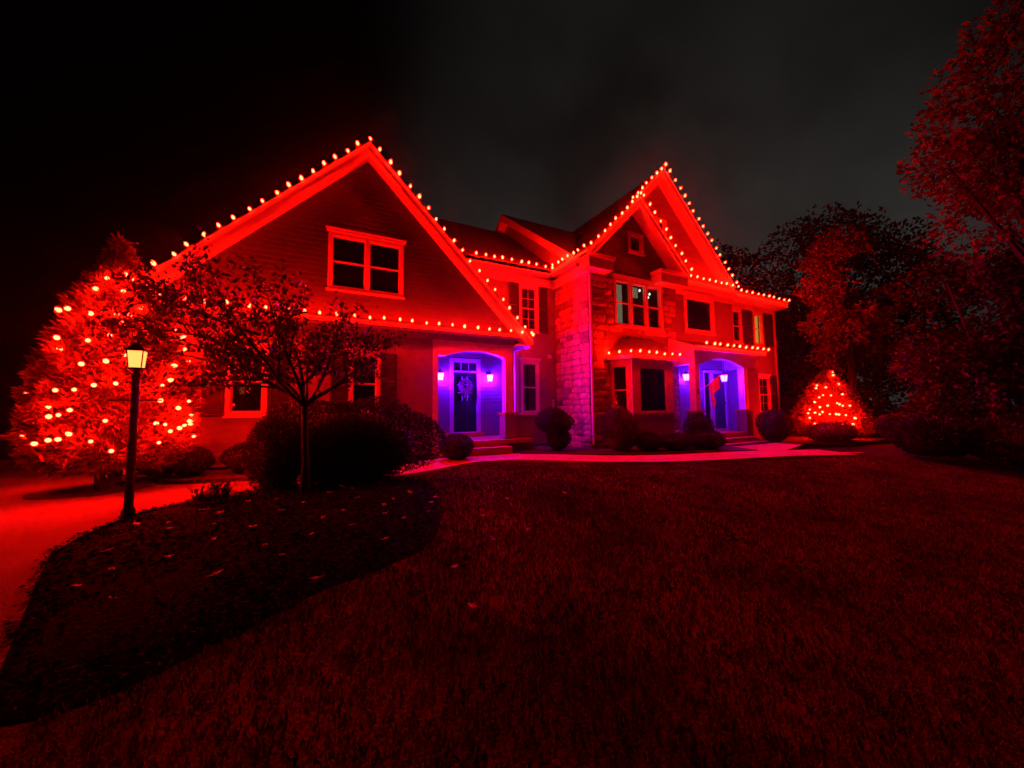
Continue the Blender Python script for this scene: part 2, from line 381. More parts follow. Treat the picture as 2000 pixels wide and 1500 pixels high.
def shutter(x0, x1, z0, z1, y):
    mb = MB(); f_ = .045; yf = y-.055; yb = y-.024
    mb.box(x0, x0+f_, yf, yb, z0, z1); mb.box(x1-f_, x1, yf, yb, z0, z1)
    for zz in (z0, (z0+z1)/2-f_/2, z1-f_): mb.box(x0+f_, x1-f_, yf+.001, yb, zz, zz+f_)
    s = mb.build('shutter', m_shutter, house)
    lv = MB(); z = z0+f_+.02
    while z < z1-f_-.03:
        if abs(z-(z0+z1)/2) > .05:
            lv.add([(x0+f_,yf+.006,z),(x1-f_,yf+.006,z),(x1-f_,yb-.004,z+.04),(x0+f_,yb-.004,z+.04),(x0+f_,yf+.012,z-.004),(x1-f_,yf+.012,z-.004),(x1-f_,yb-.001,z+.034),(x0+f_,yb-.001,z+.034)],
                   [(0,1,2,3),(4,7,6,5),(0,4,5,1),(2,6,7,3)])
        z += .045
    stuff(lv.build('louvre', m_shutter, s))
def slab(name, quad, t, m=m_roof, parent=None, ax=(0, 1)):
    o = MB().prism([Vector(p) for p in quad], (0, 0, -t)).build(name, m, parent or house); uv_planar(o, ax); return o
def board(name, pts, d, m=m_trim, parent=None):
    return MB().prism(pts, d).build(name, m, parent or house)

# ---- garage wing -------------------------------------------------------------
YG = 9.45; YF = 9.15; PX = 1.02; PZ = 7.62; EXL, EXR = -3.35, 5.39
GL, GRt = -3.05, 5.0
rz = lambda x: PZ-abs(x-PX)          # 45 degree roof
g_up = wall('gable_wall', [(GL+.02,3.3),(GRt,3.3),(PX,rz(PX)-.45)], YG)
up_win = (.19, 1.89, 4.02, 5.37)
siding(g_up, YG, 3.42, 7.2, lambda z: PX-(PZ-.3-z)+.02, lambda z: PX+(PZ-.3-z)-.02, [up_win], parts=True, m=m_gable_shaded)
g_lo = wall('garage_wall', [(GL,.1),(2.76,.1),(2.76,3.2),(GL,3.2)], YG+.06)
w1 = (-1.62, -.90, 1.14, 2.58); w2 = (.68, 1.38, 1.14, 2.58)
siding(g_lo, YG+.06, .12, 3.02, lambda z: GL+.1, lambda z: 2.66, [w1, w2], parts=True)
window(*up_win, YG, cols=2)
window(*w1, YG+.06); window(*w2, YG+.06)
for (a, b) in ((-2.0, -1.645), (-.875, -.52), (.30, .655), (1.405, 1.76)): shutter(a, b, 1.12, 2.6, YG+.06)
# horizontal trim band under the gable, with a small sloped ledge
MB().box(GL-.02, 5.04, YG+.0, YG+.14, 3.03, 3.2).build('frieze_board', m_siding, house)
MB().prism([(GL-.2, YG+.02, 3.43),(GL-.2, 9.22, 3.345),(GL-.2, 9.22, 3.305),(GL-.2, YG+.02, 3.39)], (8.45, 0, 0)).build('pent_roof', m_roof, house)
MB().box(GL-.2, 5.25, 9.245, YG+.1, 3.2, 3.23).build('soffit', m_trim, house)
MB().box(GL-.22, 5.3, 9.165, 9.24, 3.2, 3.3).build('gutter', mat('dark_gutter', (.2, .18, .16), .5), house)
# corner boards and porch jamb
MB().box(GL-.03, GL+.1, YG+.02, YG+.3, .1, 3.03).build('corner_board', m_trim, house)
MB().box(2.66, 2.8, YG+.02, YG+.3, .1, 3.03).build('corner_board', m_trim, house)
# roof slopes, fascia, soffit
Yb = 14.6
slab('roof', [(PX,YF-.02,PZ),(EXR,YF-.02,rz(EXR)),(EXR,Yb,rz(EXR)),(PX,Yb,PZ)], .1, ax=(1, 0))
slab('roof', [(EXL,YF-.02,rz(EXL)),(PX,YF-.02,PZ),(PX,Yb,PZ),(EXL,Yb,rz(EXL))], .1, ax=(1, 0))
def rake(x0, z0, x1, z1, yf, yb, h=.34, t=.03):
    fa = board('rake_fascia', [(x0,yf,z0-.02),(x1,yf,z1-.02),(x1,yf,z1-h),(x0,yf,z0-h)], (0, t, 0))
    board('crown_moulding', [(x0,yf-.035,z0-.03),(x1,yf-.035,z1-.03),(x1,yf-.035,z1-.12),(x0,yf-.035,z0-.12)], (0, .033, 0), parent=fa)
    board('soffit', [(x0,yf+t+.002,z0-h+.02),(x1,yf+t+.002,z1-h+.02),(x1,yb,z1-h+.02),(x0,yb,z0-h+.02)], (0, 0, .03), parent=fa)
rake(EXL, rz(EXL), PX, PZ, YF, YG+.02); rake(PX, PZ, EXR, rz(EXR), YF, YG+.02)
# side eaves of the garage
MB().box(EXR-.02, EXR+.08, YF, 13, rz(EXR)-.2, rz(EXR)-.06).build('gutter', m_trim, house)
MB().box(EXL-.08, EXL+.02, YF, 13, rz(EXL)-.2, rz(EXL)-.06).build('gutter', m_trim, house)
MB().box(GRt+.0, EXR-.03, YF+.05, 10.33, rz(EXR)-.25, rz(EXR)-.2).build('soffit', m_trim, house)
MB().box(EXL+.03, GL-.0, YF+.05, 13, rz(EXL)-.25, rz(EXL)-.2).build('soffit', m_trim, house)
MB().box(GL, GL+.12, YG+.32, 14, .1, 3.3).build('side_wall', m_siding, house)

# ---- left porch --------------------------------------------------------------
PFZ = .40
YD = 11.0
# arched header
arch = [(2.8, 3.04)]+[(2.8, 2.63), (3.02, 2.63)]+[(3.02+1.76*t/14, 2.63+.17*math.sin(math.pi*(t/14))**.8) for t in range(1, 14)]+[(4.78, 2.6), (5.0, 2.6), (5.0, 3.04)]
board('arched_header', [(x, YG+.0, z) for x, z in arch][::-1], (0, .22, 0))
MB().box(2.8, 5.45, YG+.24, YD+.1, 3.0, 3.06).build('porch_ceiling', m_trim, house)
MB().box(4.72, 4.98, YG-.02, YG+.22, 1.13, 2.6).build('porch_column', m_trim, house)
MB().box(4.62, 5.08, YG-.12, YG+.32, 1.07, 1.13).build('pier_cap', m_conc, house)
MB().box(4.66, 5.04, YG-.08, YG+.28, 0, 1.068).build('porch_pier', m_siding, house)
kw = MB().box(5.05, 5.62, YG+.0, YG+.16, .05, 1.04).build('knee_wall', m_dark, house)
siding(kw, YG-.01, .08, 1.02, lambda z: 5.05, lambda z: 5.62, (), parts=True)
MB().box(5.042, 5.66, YG-.06, YG+.22, 1.045, 1.09).build('knee_wall_cap', m_trim, house)
MB().box(2.8, 5.45, YG-.24, YD+.1, .30, PFZ).build('porch_floor', m_conc, house)
MB().box(2.82, 4.66, 9.22, 9.5, 0, .298).build('porch_riser', m_conc, house)
MB().box(2.9, 4.66, 8.93, 9.218, 0, .235).build('porch_step', m_conc, house)
MB().box(3.3, 4.6, YD-.33, YD-.02, PFZ+.002, PFZ+.13).build('door_step', m_conc, house)
pb = wall('porch_back_wall', [(2.7,.3),(5.5,.3),(5.5,3.0),(2.7,3.0)], YD)
DX0, DX1, DZ0 = 3.72, 4.48, .54
DZ1 = 2.36; TZ1 = 2.68
siding(pb, YD, .42, 2.98, lambda z: 2.78, lambda z: 5.49, [(DX0-.13, DX1+.13, .4, TZ1+.12)], parts=True)
def entry_door(x0, x1, z0, z1, y, m, glass=True, transom=None):
    fr = MB(); c = .12; top = transom or z1
    fr.box(x0-c, x0, y-.05, y+.1, z0-.12, top+c); fr.box(x1, x1+c, y-.05, y+.1, z0-.12, top+c); fr.box(x0, x1, y-.048, y+.1, top, top+c)
    if transom: fr.box(x0, x1, y-.04, y+.09, z1+.004, z1+.06)
    fr.box(x0, x1, y-.06, y+.1, z0-.05, z0-.004)
    f_ = fr.build('door_frame', m_trim, house)
    if transom:
        w_ = (x1-x0)/3
        for i in range(3): MB().box(x0+i*w_+.008, x0+(i+1)*w_-.008, y+.03, y+.036, z1+.062, transom-.002).build('transom_pane', m_pane, f_)
        for i in (1, 2): MB().box(x0+i*w_-.0075, x0+i*w_+.0075, y+.01, y+.04, z1+.062, transom-.002).build('muntin', m_trim, f_)
    d = MB(); yd = y+.02
    gx0, gx1, gz0, gz1 = x0+.13, x1-.13, z0+.95, z1-.12
    if glass:
        d.box(x0+.005, gx0, yd, yd+.045, z0, z1); d.box(gx1, x1-.005, yd, yd+.045, z0, z1)
        d.box(gx0, gx1, yd, yd+.045, z0, gz0); d.box(gx0, gx1, yd, yd+.045, gz1, z1)
    else: d.box(x0+.005, x1-.005, yd, yd+.045, z0, z1)
    door = d.build('door', m, house)
    for (a, b) in ((z0+.12, z0+.42), (z0+.5, z0+.85)):
        for (p, q) in ((x0+.1, (x0+x1)/2-.04), ((x0+x1)/2+.04, x1-.1)):
            MB().box(p, q, yd-.012, yd-.001, a, b).build('door_panel', m, door)
    if glass:
        MB().box(gx0, gx1, yd+.018, yd+.024, gz0, gz1).build('pane', m_pane, door)
        mm = MB()
        for i in (1, 2): xx = gx0+(gx1-gx0)*i/3; mm.box(xx-.01, xx+.01, yd+.004, yd+.017, gz0, gz1)
        for i in (1, 2): zz = gz0+(gz1-gz0)*i/3; mm.box(gx0, gx1, yd+.005, yd+.0165, zz-.01, zz+.01)
        stuff(mm.build('muntin', m_trim, door))
    kn = MB().lathe([(.012,0),(.012,.03),(.03,.04),(.033,.06),(.02,.075)], (0,0,0), 10).build('door_knob', m_bronze, door)
    kn.matrix_parent_inverse = Matrix.Identity(4); kn.location = (x1-.07, yd, z0+.95); kn.rotation_euler = (R(90), 0, 0)
    kn = MB().lathe([(.025,0),(.025,.018),(.01,.022)], (0,0,0), 10).build('deadbolt', m_bronze, door)
    kn.matrix_parent_inverse = Matrix.Identity(4); kn.location = (x1-.07, yd, z0+1.09); kn.rotation_euler = (R(90), 0, 0)
    return door
entry_door(DX0, DX1, DZ0, DZ1, YD-.005, m_door, True, TZ1)
# return wall between porch recess and the middle wall
MB().box(5.5, 5.56, 10.42, 11.1, .05, 3.2).build('return_wall', m_siding, house)

# ---- middle section ----------------------------------------------------------
YM = 10.35; EZ = 5.70; YE = 10.02
mw = wall('middle_wall', [(5.5,.1),(7.1,.1),(7.1,5.5),(1,5.5),(1,3.0),(5.5,3.0)], YM)
mwin_u = (5.68, 6.38, 3.7, 5.2); mwin_l = (5.70, 6.38, 1.07, 2.75)
siding(mw, YM, .12, 5.25, lambda z: 5.55 if z < 3.2 else 4.3, lambda z: 7.04, [mwin_u, mwin_l], expo=.125, parts=True, split=False)
window(*mwin_u, YM, muntin=(2, 2)); window(*mwin_l, YM)
shutter(5.32, 5.655, 3.68, 5.22, YM); shutter(6.40, 6.73, 3.68, 5.22, YM)
MB().box(5.5, 5.62, YM-.03, YM+.05, .1, 3.1).build('corner_board', m_trim, house)
MB().box(3.5, 7.02, YM-.05, YM+.1, 5.22, 5.5).build('frieze_board', m_trim, house)
MB().box(3.5, 7.02, YE+.04, YM+.1, 5.505, 5.54).build('soffit', m_trim, house)
MB().box(3.5, 6.7, YE-.02, YE+.08, 5.54, 5.68).build('gutter', m_trim, house)
slab('roof', [(0,YE-.02,EZ),(6.95,YE-.02,EZ),(6.95,13.7,8.56),(0,13.7,8.56)], .12)
slab('roof', [(0,13.7,8.56),(6.95,13.7,8.56),(6.95,17.4,5.7),(0,17.4,5.7)], .12)

# ---- main block and front gables ---------------------------------------------
XW = 7.05; EX = 6.72; YW = 8.55; Y1 = 8.85; YR = 9.10; XE = 17.65
ZR = 9.37; RX = 10.37; G2X = 8.76
mz = lambda y: EZ+(y-8.72)*(ZR-EZ)/(13.7-8.72)
slab('roof', [(EX,8.72,EZ),(XE+.3,8.72,EZ),(XE+.3,13.7,ZR),(EX,13.7,ZR)], .12)
slab('roof', [(EX,13.7,ZR),(XE+.3,13.7,ZR),(XE+.3,18.7,EZ),(EX,18.7,EZ)], .12)
# main left gable end wall and rake boards (seen above the lower roof)
MB().prism([(XW+.02,8.9,5.4),(XW+.02,13.7,ZR-.25),(XW+.02,18.4,5.4)], (.1, 0, 0)).build('gable_end_wall', m_siding, house)
def rake_x(x, ya, za, yb, zb, h=.32):
    fa = board('rake_fascia', [(x,ya,za-.02),(x,yb,zb-.02),(x,yb,zb-h),(x,ya,za-h)], (.03, 0, 0))
    board('soffit', [(x+.032,ya,za-h+.02),(x+.032,yb,zb-h+.02),(XW+.02,yb,zb-h+.02),(XW+.02,ya,za-h+.02)], (0, 0, .03), parent=fa)
rake_x(EX-.01, 8.75, mz(8.75), 13.7, ZR); rake_x(EX-.01, 13.7, ZR, 18.7, EZ)
# front gables: shared left slope, two right slopes
lz = lambda x: EZ+(x-EX)*(ZR-EZ)/(RX-EX)
YF2 = 8.12; YF1 = 8.52
slab('roof', [(EX,YF2-.02,EZ),(G2X,YF2-.02,lz(G2X)),(G2X,10.6,lz(G2X)),(EX,10.0,EZ)], .12, ax=(1, 0))
slab('roof', [(G2X-.3,YF1-.02,lz(G2X-.3)),(RX,YF1-.02,ZR),(RX,13.7,ZR),(G2X-.3,10.4,lz(G2X-.3))], .12, ax=(1, 0))
G2Z = lz(G2X); G2R = 10.88; g2z = lambda x: G2Z-(x-G2X)*(G2Z-EZ)/(G2R-G2X)
slab('roof', [(G2X,YF2-.02,G2Z),(G2R,YF2-.02,EZ),(G2R,Y1+.1,EZ),(G2X,Y1+.1,G2Z)], .12, ax=(1, 0))
G1R = 14.0; g1z = lambda x: ZR-(x-RX)*(ZR-EZ-.12)/(G1R-RX)
slab('roof', [(RX,YF1-.02,ZR),(G1R,YF1-.02,EZ+.12),(G1R,9.6,EZ+.12),(RX,13.7,ZR)], .12, ax=(1, 0))
rake(EX, EZ, G2X, G2Z, YF2, YW+.02, .32); rake(G2X, G2Z, G2R, EZ, YF2, YW+.02, .32)
rake(G2X-.5, lz(G2X-.5), RX, ZR, YF1, Y1+.02, .36); rake(RX, ZR, G1R, EZ+.12, YF1, Y1+.02, .36)
# eave returns
for (a, b, y0, y1) in ((EX, 7.62, YF2+.01, YW-.01), (9.6, 10.86, YF2+.01, YW-.01)):
    er = MB().box(a, b, y0, y1, 5.2, 5.5).build('eave_return', m_trim, house)
    MB().box(a-.05, b+.05, y0-.05, y1, 5.502, 5.6).build('return_crown', m_trim, er)
# stone walls ---------------------------------------------------------------
sw = MB().box(XW, XW+.1, YW+.02, YM+.2, 0, 5.3).build('stone_side_wall', m_mortar, house)
sf = MB().box(XW, 7.99, YW, YW+.16, 0, 5.45).box(10.03, 10.75, YW, YW+.16, 0, 5.45).box(7.99, 10.03, YW, YW+.16, 0, 3.74).box(7.99, 10.03, YW, YW+.16, 5.18, 5.45).build('stone_front_wall', m_mortar, house)
MB().box(7.9, 10.1, YW+.2, YW+.24, 3.6, 5.3).build('room_backing', m_dark, house)
def stone_mesh(i):
    rnd = random.Random(100+i); n = 3
    # a pillow: 4x4 front grid bulging out, sides going back
    vs = []; fs = []; G = 4
    for a in range(G):
        for b in range(G):
            u, v = a/(G-1), b/(G-1)
            inset = .06
            ex = min(u, 1-u); ev = min(v, 1-v)
            d = 1.0 if (ex > .1 and ev > .1) else .45
            corner = (ex < .1 and ev < .1)
            uu = .5+(u-.5)*(.86 if corner else .98)+rnd.uniform(-.05, .05)*(1 if ex > .1 else .5)
            vv = .5+(v-.5)*(.86 if corner else .98)+rnd.uniform(-.05, .05)*(1 if ev > .1 else .5)
            vs.append((uu-.5, -d*rnd.uniform(.8, 1.15), vv-.5))
    for a in range(G-1):
        for b in range(G-1): fs.append((a*G+b, (a+1)*G+b, (a+1)*G+b+1, a*G+b+1))
    rim = [a*G for a in range(G)]+[(G-1)*G+b for b in range(1, G)]+[a*G+G-1 for a in range(G-2, -1, -1)]+[b for b in range(G-2, 0, -1)]
    o = len(vs); vs += [(vs[i][0]*1.02, .3, vs[i][2]*1.02) for i in rim]
    for k_ in range(len(rim)): fs.append((rim[k_], o+k_, o+(k_+1) % len(rim), rim[(k_+1) % len(rim)]))
    mb = MB(); mb.add(vs, fs); return mb.mesh('stone', (m_stone, m_stone2, m_stone, m_stone3)[i % 4])
SM = [stone_mesh(i) for i in range(12)]
NST = [0]
def stones(parent, a0, a1, z0, z1, place, holes=(), row=(.15, .25), ln=(.28, .55)):
    z = z0; rnd = random.Random(5)
    while z < z1-.05:
        h = min(rnd.uniform(*row), z1-z); a = a0
        if z1-z-h < .08: h = z1-z
        while a < a1-.02:
            l_ = rnd.uniform(*ln)
            if a1-a-l_ < .18: l_ = a1-a
            c0, c1 = a, a+l_
            skip = False
            for (p, q, s, t) in holes:
                if s < z+h*.6 and t > z+h*.4:
                    if c0 >= p-.03 and c1 <= q+.03: skip = True
                    elif c0 < p < c1: c1 = p
                    elif c0 < q < c1: c0 = q
            if not skip and c1-c0 > .06:
                st_ = bpy.data.objects.new('stone', rnd.choice(SM)); COL.objects.link(st_); st_.parent = parent
                st_.matrix_parent_inverse = Matrix.Translation(-parent_world(parent))
                place(st_, (c0+c1)/2, z+h/2, (c1-c0)*.955, h*.93, rnd); NST[0] += 1
            a += l_
        z += h
def pl_side(o, a, z, l_, h, rnd):
    o.location = (XW-.002, a, z); o.rotation_euler = (0, rnd.uniform(-.03, .03), R(-90)); o.scale = (l_, rnd.uniform(.03, .06), h)
def pl_front(o, a, z, l_, h, rnd):
    o.location = (a, YW-.002, z); o.rotation_euler = (0, rnd.uniform(-.03, .03), 0); o.scale = (l_, rnd.uniform(.03, .06), h)
twin = (7.97, 10.05, 3.72, 5.2)
stones(sw, YW+.05, YM-.02, .02, 5.2, pl_side)
stones(sf, XW+.08, 10.7, .02, 5.15, pl_front, [(7.72, 10.05, 0, 3.45), (twin[0], twin[1], twin[2], twin[3])], row=(.17, .27), ln=(.34, .62))
MB().box(XW-.09, 6.98, YW-.02, YM-.0, 5.18, 5.5).build('frieze_board', m_trim, house)
MB().box(EX+.02, XW+.02, YF2+.4, YM, 5.505, 5.54).build('soffit', m_trim, house)
MB().box(EX-.05, EX+.05, YF2+.02, YE-.03, 5.54, 5.68).build('gutter', m_trim, house)
# downspout on the stone corner
MB().tube([(6.74,8.25,5.5),(6.86,8.38,5.25),(6.98,8.44,5.1),(6.98,8.44,.35),(6.9,8.36,.22)], .04, 8).build('downspout', m_trim, house)
# G2 gable
g2 = wall('front_gable_wall', [(XW,5.4),(10.6,5.4),(G2X,G2Z-.3)], YW)
sw_ = (8.62, 9.28, 6.12, 6.78)
siding(g2, YW, 5.42, 7.6, lambda z: G2X-(G2Z-.28-z)+.02, lambda z: G2X+(G2Z-.28-z)-.02, [sw_], parts=False, m=m_gable_shaded)
window(*sw_, YW, sash=False, head=False, casing=.1)
window(*twin, YW, cols=3, head=True, lit=True, label='three part bedroom window with lit curtains')
def curtain(x0, x1, z0, z1, y, m, name='curtain'):
    mb = MB(); n = 14; vs = []
    for i in range(n+1):
        x = x0+(x1-x0)*i/n; yy = y+.018*math.sin(i*2.2)
        vs += [(x, yy, z0), (x, yy, z1)]
    return mb.add(vs, [(2*i, 2*i+2, 2*i+3, 2*i+1) for i in range(n)]).build(name, m, house)
curtain(8.19, 8.42, 3.85, 5.05, YW+.12, m_curtain)
curtain(8.72, 9.10, 4.72, 5.06, YW+.12, m_curtain, 'valance')
for (x, z) in ((9.18, 4.98), (9.62, 4.92), (9.55, 4.8)):
    MB().lathe([(.005,-.04),(.03,-.02),(.035,.01),(.01,.05)], (x, YW+.1, z), 8).build('light_fitting', m_bright, house)
# G1 wall + right wall
g1 = wall('upper_gable_wall', [(10.4,.1),(14.0,.1),(14.0,5.6),(G1R-.3,5.6),(RX,ZR-.4),(8.4,7.3),(8.4,5.6),(10.4,5.6)], Y1)
sq = (11.5, 13.15, 3.9, 5.25)
gwin = (9.95, 10.75, 7.0, 7.75)
ed = (12.45, 14.85, .3, 2.75)
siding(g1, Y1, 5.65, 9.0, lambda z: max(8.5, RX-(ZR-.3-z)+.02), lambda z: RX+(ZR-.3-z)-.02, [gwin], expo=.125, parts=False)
siding(g1, Y1, .1, 5.4, lambda z: 10.7, lambda z: 14.3, [sq, (12.34, 13.75, .3, 2.6)], expo=.125, parts=False)
window(*sq, Y1, sash=False, casing=.13, head=True); window(*gwin, Y1, sash=False, head=False, casing=.1)
rw = wall('right_wall', [(14.3,.1),(XE,.1),(XE,5.5),(14.3,5.5)], YR)
wa = (14.6, 15.26, 3.78, 5.15); wb = (16.05, 16.72, 3.78, 5.15); wc = (16.15, 17.0, .95, 2.5)
siding(rw, YR, .1, 5.4, lambda z: 14.3, lambda z: XE-.05, [wa, wb, wc], expo=.125, parts=False)
window(*wa, YR); window(*wb, YR, lit=True, label='upstairs window glowing amber'); window(*wc, YR, muntin=(2, 2))
curtain(16.36, 16.63, 3.9, 5.05, YR+.12, m_amber)
for (a, b) in ((14.3, 14.575), (15.3, 15.95), (16.86, 17.45)): shutter(a, b, 3.76, 5.17, YR)
for (a, b) in ((15.55, 16.1), (17.05, 17.5)): shutter(a, b, .93, 2.52, YR)
MB().box(XE-.12, XE+.03, YR-.035, YR+.2, .05, 5.3).build('corner_board', m_trim, house)
MB().box(XE-.1, XE+.02, YR+.22, 18, .05, 5.4).build('side_wall', m_siding, house)
# frieze, soffit and gutters of the right half
MB().box(10.7, 14.3, Y1-.06, Y1+.1, 5.2, 5.42).build('frieze_board', m_trim, house)
MB().box(10.4, 14.3, YF1+.04, Y1+.1, 5.425, 5.46).build('soffit', m_trim, house)
MB().box(10.9, 14.1, YF1-.02, YF1+.08, 5.46, 5.62).build('gutter', m_trim, house)
MB().prism([(10.9,YF1,5.64),(14.1,YF1,5.64),(14.1,Y1,5.75),(10.9,Y1,5.75)], (0, 0, -.02)).build('pent_roof', m_roof, house)
MB().box(14.3, XE-.14, YR-.06, YR+.1, 5.2, 5.42).build('frieze_board', m_trim, house)
MB().box(14.3, XE+.3, 8.78, YR+.1, 5.425, 5.46).build('soffit', m_trim, house)
MB().box(14.12, XE+.35, 8.68, 8.78, 5.46, 5.62).build('gutter', m_trim, house)

# ---- bay window ----------------------------------------------------------------
YBf = 7.95
bx = [(7.72, YW), (8.03, YBf), (9.72, YBf), (10.03, YW)]
bay = MB().prism([(x, y, 0) for x, y in bx][::-1], (0, 0, 1.08)).build('bay_base', m_trim, house)
MB().prism([(x, y, 2.42) for x, y in bx][::-1], (0, 0, .3)).build('bay_frieze', m_trim, house)
MB().prism([(7.9,YW-.02,1.08),(8.2,YBf+.2,1.08),(9.55,YBf+.2,1.08),(9.85,YW-.02,1.08)][::-1], (0, 0, 1.34)).build('bay_core', m_dark, house)
for (a, b) in ((8.03, 8.32), (9.42, 9.72)):
    MB().box(a, b, YBf, YBf+.12, 1.082, 2.418).build('bay_mullion', m_trim, house)
MB().box(8.32, 9.42, YBf+.03, YBf+.036, 1.13, 2.4).build('pane', m_pane, house)
bw = MB().box(8.321, 8.36, YBf+.01, YBf+.08, 1.082, 2.418).box(9.38, 9.419, YBf+.01, YBf+.08, 1.082, 2.418).box(8.36, 9.38, YBf+.01, YBf+.08, 2.37, 2.418).box(8.36, 9.38, YBf+.01, YBf+.08, 1.082, 1.13).build('bay_sash', m_trim, house)
MB().box(7.98, 9.77, YBf-.06, YBf-.002, 1.05, 1.09).build('bay_sill', m_trim, house)
def along(p, q, t): return (p[0]+(q[0]-p[0])*t, p[1]+(q[1]-p[1])*t)
for (P0, P1) in ((bx[0], bx[1]), (bx[3], bx[2])):
    d = Vector((P1[0]-P0[0], P1[1]-P0[1])).normalized(); nrm = Vector((d.y, -d.x))
    if nrm.y > 0: nrm = -nrm
    off = Vector((-nrm.x*.02, -nrm.y*.02))
    def strip(t0, t1, z0, z1, m, name, dep, th):
        a = along(P0, P1, t0); b = along(P0, P1, t1)
        a = Vector(a)-nrm*dep; b = Vector(b)-nrm*dep
        MB().prism([(a.x,a.y,z0),(b.x,b.y,z0),(b.x,b.y,z1),(a.x,a.y,z1)], (-nrm.x*th, -nrm.y*th, 0)).build(name, m, house)
    strip(0, .2, 1.082, 2.418, m_trim, 'bay_mullion', .0, .1); strip(.72, .985, 1.082, 2.418, m_trim, 'bay_mullion', .002, .1)
    strip(.2, .72, 1.09, 2.41, m_pane, 'pane', .05, .006); strip(.2, .72, 1.72, 1.76, m_trim, 'bay_sash_rail', .03, .018)
# bay roof: low hip with eave
be = [(7.55, YW-.06, 2.74), (7.95, YBf-.12, 2.74), (9.85, YBf-.12, 2.74), (10.2, YW-.06, 2.74)]
bt = [(8.15, YW-.06, 3.3), (8.4, YW-.12, 3.34), (9.4, YW-.12, 3.34), (9.65, YW-.06, 3.3)]
mb = MB(); mb.add(be+bt, [(0,1,5,4),(1,2,6,5),(2,3,7,6),(4,5,6,7),(3,2,1,0)]); mb.build('bay_roof', m_copper, house)
MB().prism([(p[0],p[1],2.64) for p in be][::-1], (0, 0, .096)).build('bay_eave', m_trim, house)

# ---- right porch ----------------------------------------------------------------
YP = 7.75; FZ = .37
MB().box(10.55, 13.3, YP-.02, Y1+.02, .2, FZ).build('porch_floor', m_conc, house)
MB().box(10.6, 13.25, YP+.02, YP+.2, 0, .198).build('porch_riser', m_conc, house)
MB().box(11.2, 13.1, YP-.32, YP-.022, 0, .225).build('porch_step', m_conc, house)
MB().box(10.95, 13.3, YP-.62, YP-.322, 0, .085).build('porch_step', m_conc, house)
for xx, w_ in ((10.48, .2), (13.0, .22)):
    MB().box(xx, xx+w_, YP-.0, YP+.22, 1.13, 2.56).build('porch_column', m_trim, house)
    MB().box(xx-.1, xx+w_+.1, YP-.1, YP+.32, 1.07, 1.128).build('pier_cap', m_conc, house)
    p_ = MB().box(xx-.06, xx+w_+.06, YP-.06, YP+.28, 0, 1.068).build('porch_pier', m_mortar, house)
arch = [(10.48, 3.0), (10.48, 2.56), (10.7, 2.56)]+[(10.7+2.3*t/14, 2.5+.3*math.sin(math.pi*t/14)**.7) for t in range(1, 14)]+[(13.0, 2.56), (13.7, 2.56), (13.7, 3.0)]
board('arched_header', [(x, YP, z) for x, z in arch][::-1], (0, .2, 0))
MB().box(10.482, 10.66, YP+.21, Y1-.03, 2.58, 3.0).build('side_header', m_trim, house)
MB().box(13.5, 13.698, YP+.21, Y1-.03, 2.58, 3.0).build('side_header', m_trim, house)
MB().box(10.67, 13.49, YP+.205, Y1-.03, 2.93, 2.97).build('porch_ceiling', m_trim, house)
pr = MB(); pr.add([(10.3,YP-.15,3.08),(13.9,YP-.15,3.08),(13.9,Y1-.03,3.55),(10.3,Y1-.03,3.55),(10.3,Y1-.03,3.08),(13.9,Y1-.03,3.08)], [(0,1,2,3),(0,3,4),(1,5,2),(0,4,5,1)])
pr.build('porch_roof', m_roof, house)
MB().box(10.3, 13.9, YP-.15, Y1-.035, 3.002, 3.076).build('porch_soffit', m_trim, house)
MB().box(10.25, 13.95, YP-.25, YP-.155, 2.98, 3.11).build('gutter', m_trim, house)
MB().prism([(10.285,YP-.15,3.03),(10.285,Y1-.04,3.03),(10.285,Y1-.04,3.6),(10.285,YP-.15,3.12)], (-.03, 0, 0)).build('porch_rake_board', m_trim, house)
MB().box(13.78, 13.9, YP+.1, Y1-.04, .02, 2.998).build('porch_side_wall', m_siding, house)
fw_ = MB().box(13.24, 13.9, YP+.05, YP+.095, .02, 2.55).build('porch_front_wall', m_dark, house)
siding(fw_, YP+.035, .05, 2.53, lambda z: 13.23, lambda z: 13.9, (), expo=.125, parts=False)
entry_door(12.9, 13.62, FZ+.06, 2.45, Y1-.005, mat('pale_door_paint', (.09, .09, .13), .4), False)
for (a, b) in ((12.4, 12.74),):
    sl = MB().box(a-.04, a, Y1-.05, Y1+.08, FZ+.02, 2.55).box(b, b+.04, Y1-.05, Y1+.08, FZ+.02, 2.55).box(a, b, Y1-.048, Y1+.08, 2.47, 2.55).box(a, b, Y1-.048, Y1+.08, FZ+.02, FZ+.12).build('sidelight', m_trim, house)
    MB().box(a, b, Y1+.02, Y1+.026, FZ+.12, 2.47).build('pane', m_pane, sl)
# small fittings on the middle wall
MB().box(6.72, 6.84, YM-.09, YM-.024, 2.86, 2.98).build('wall_box', m_trim, house)

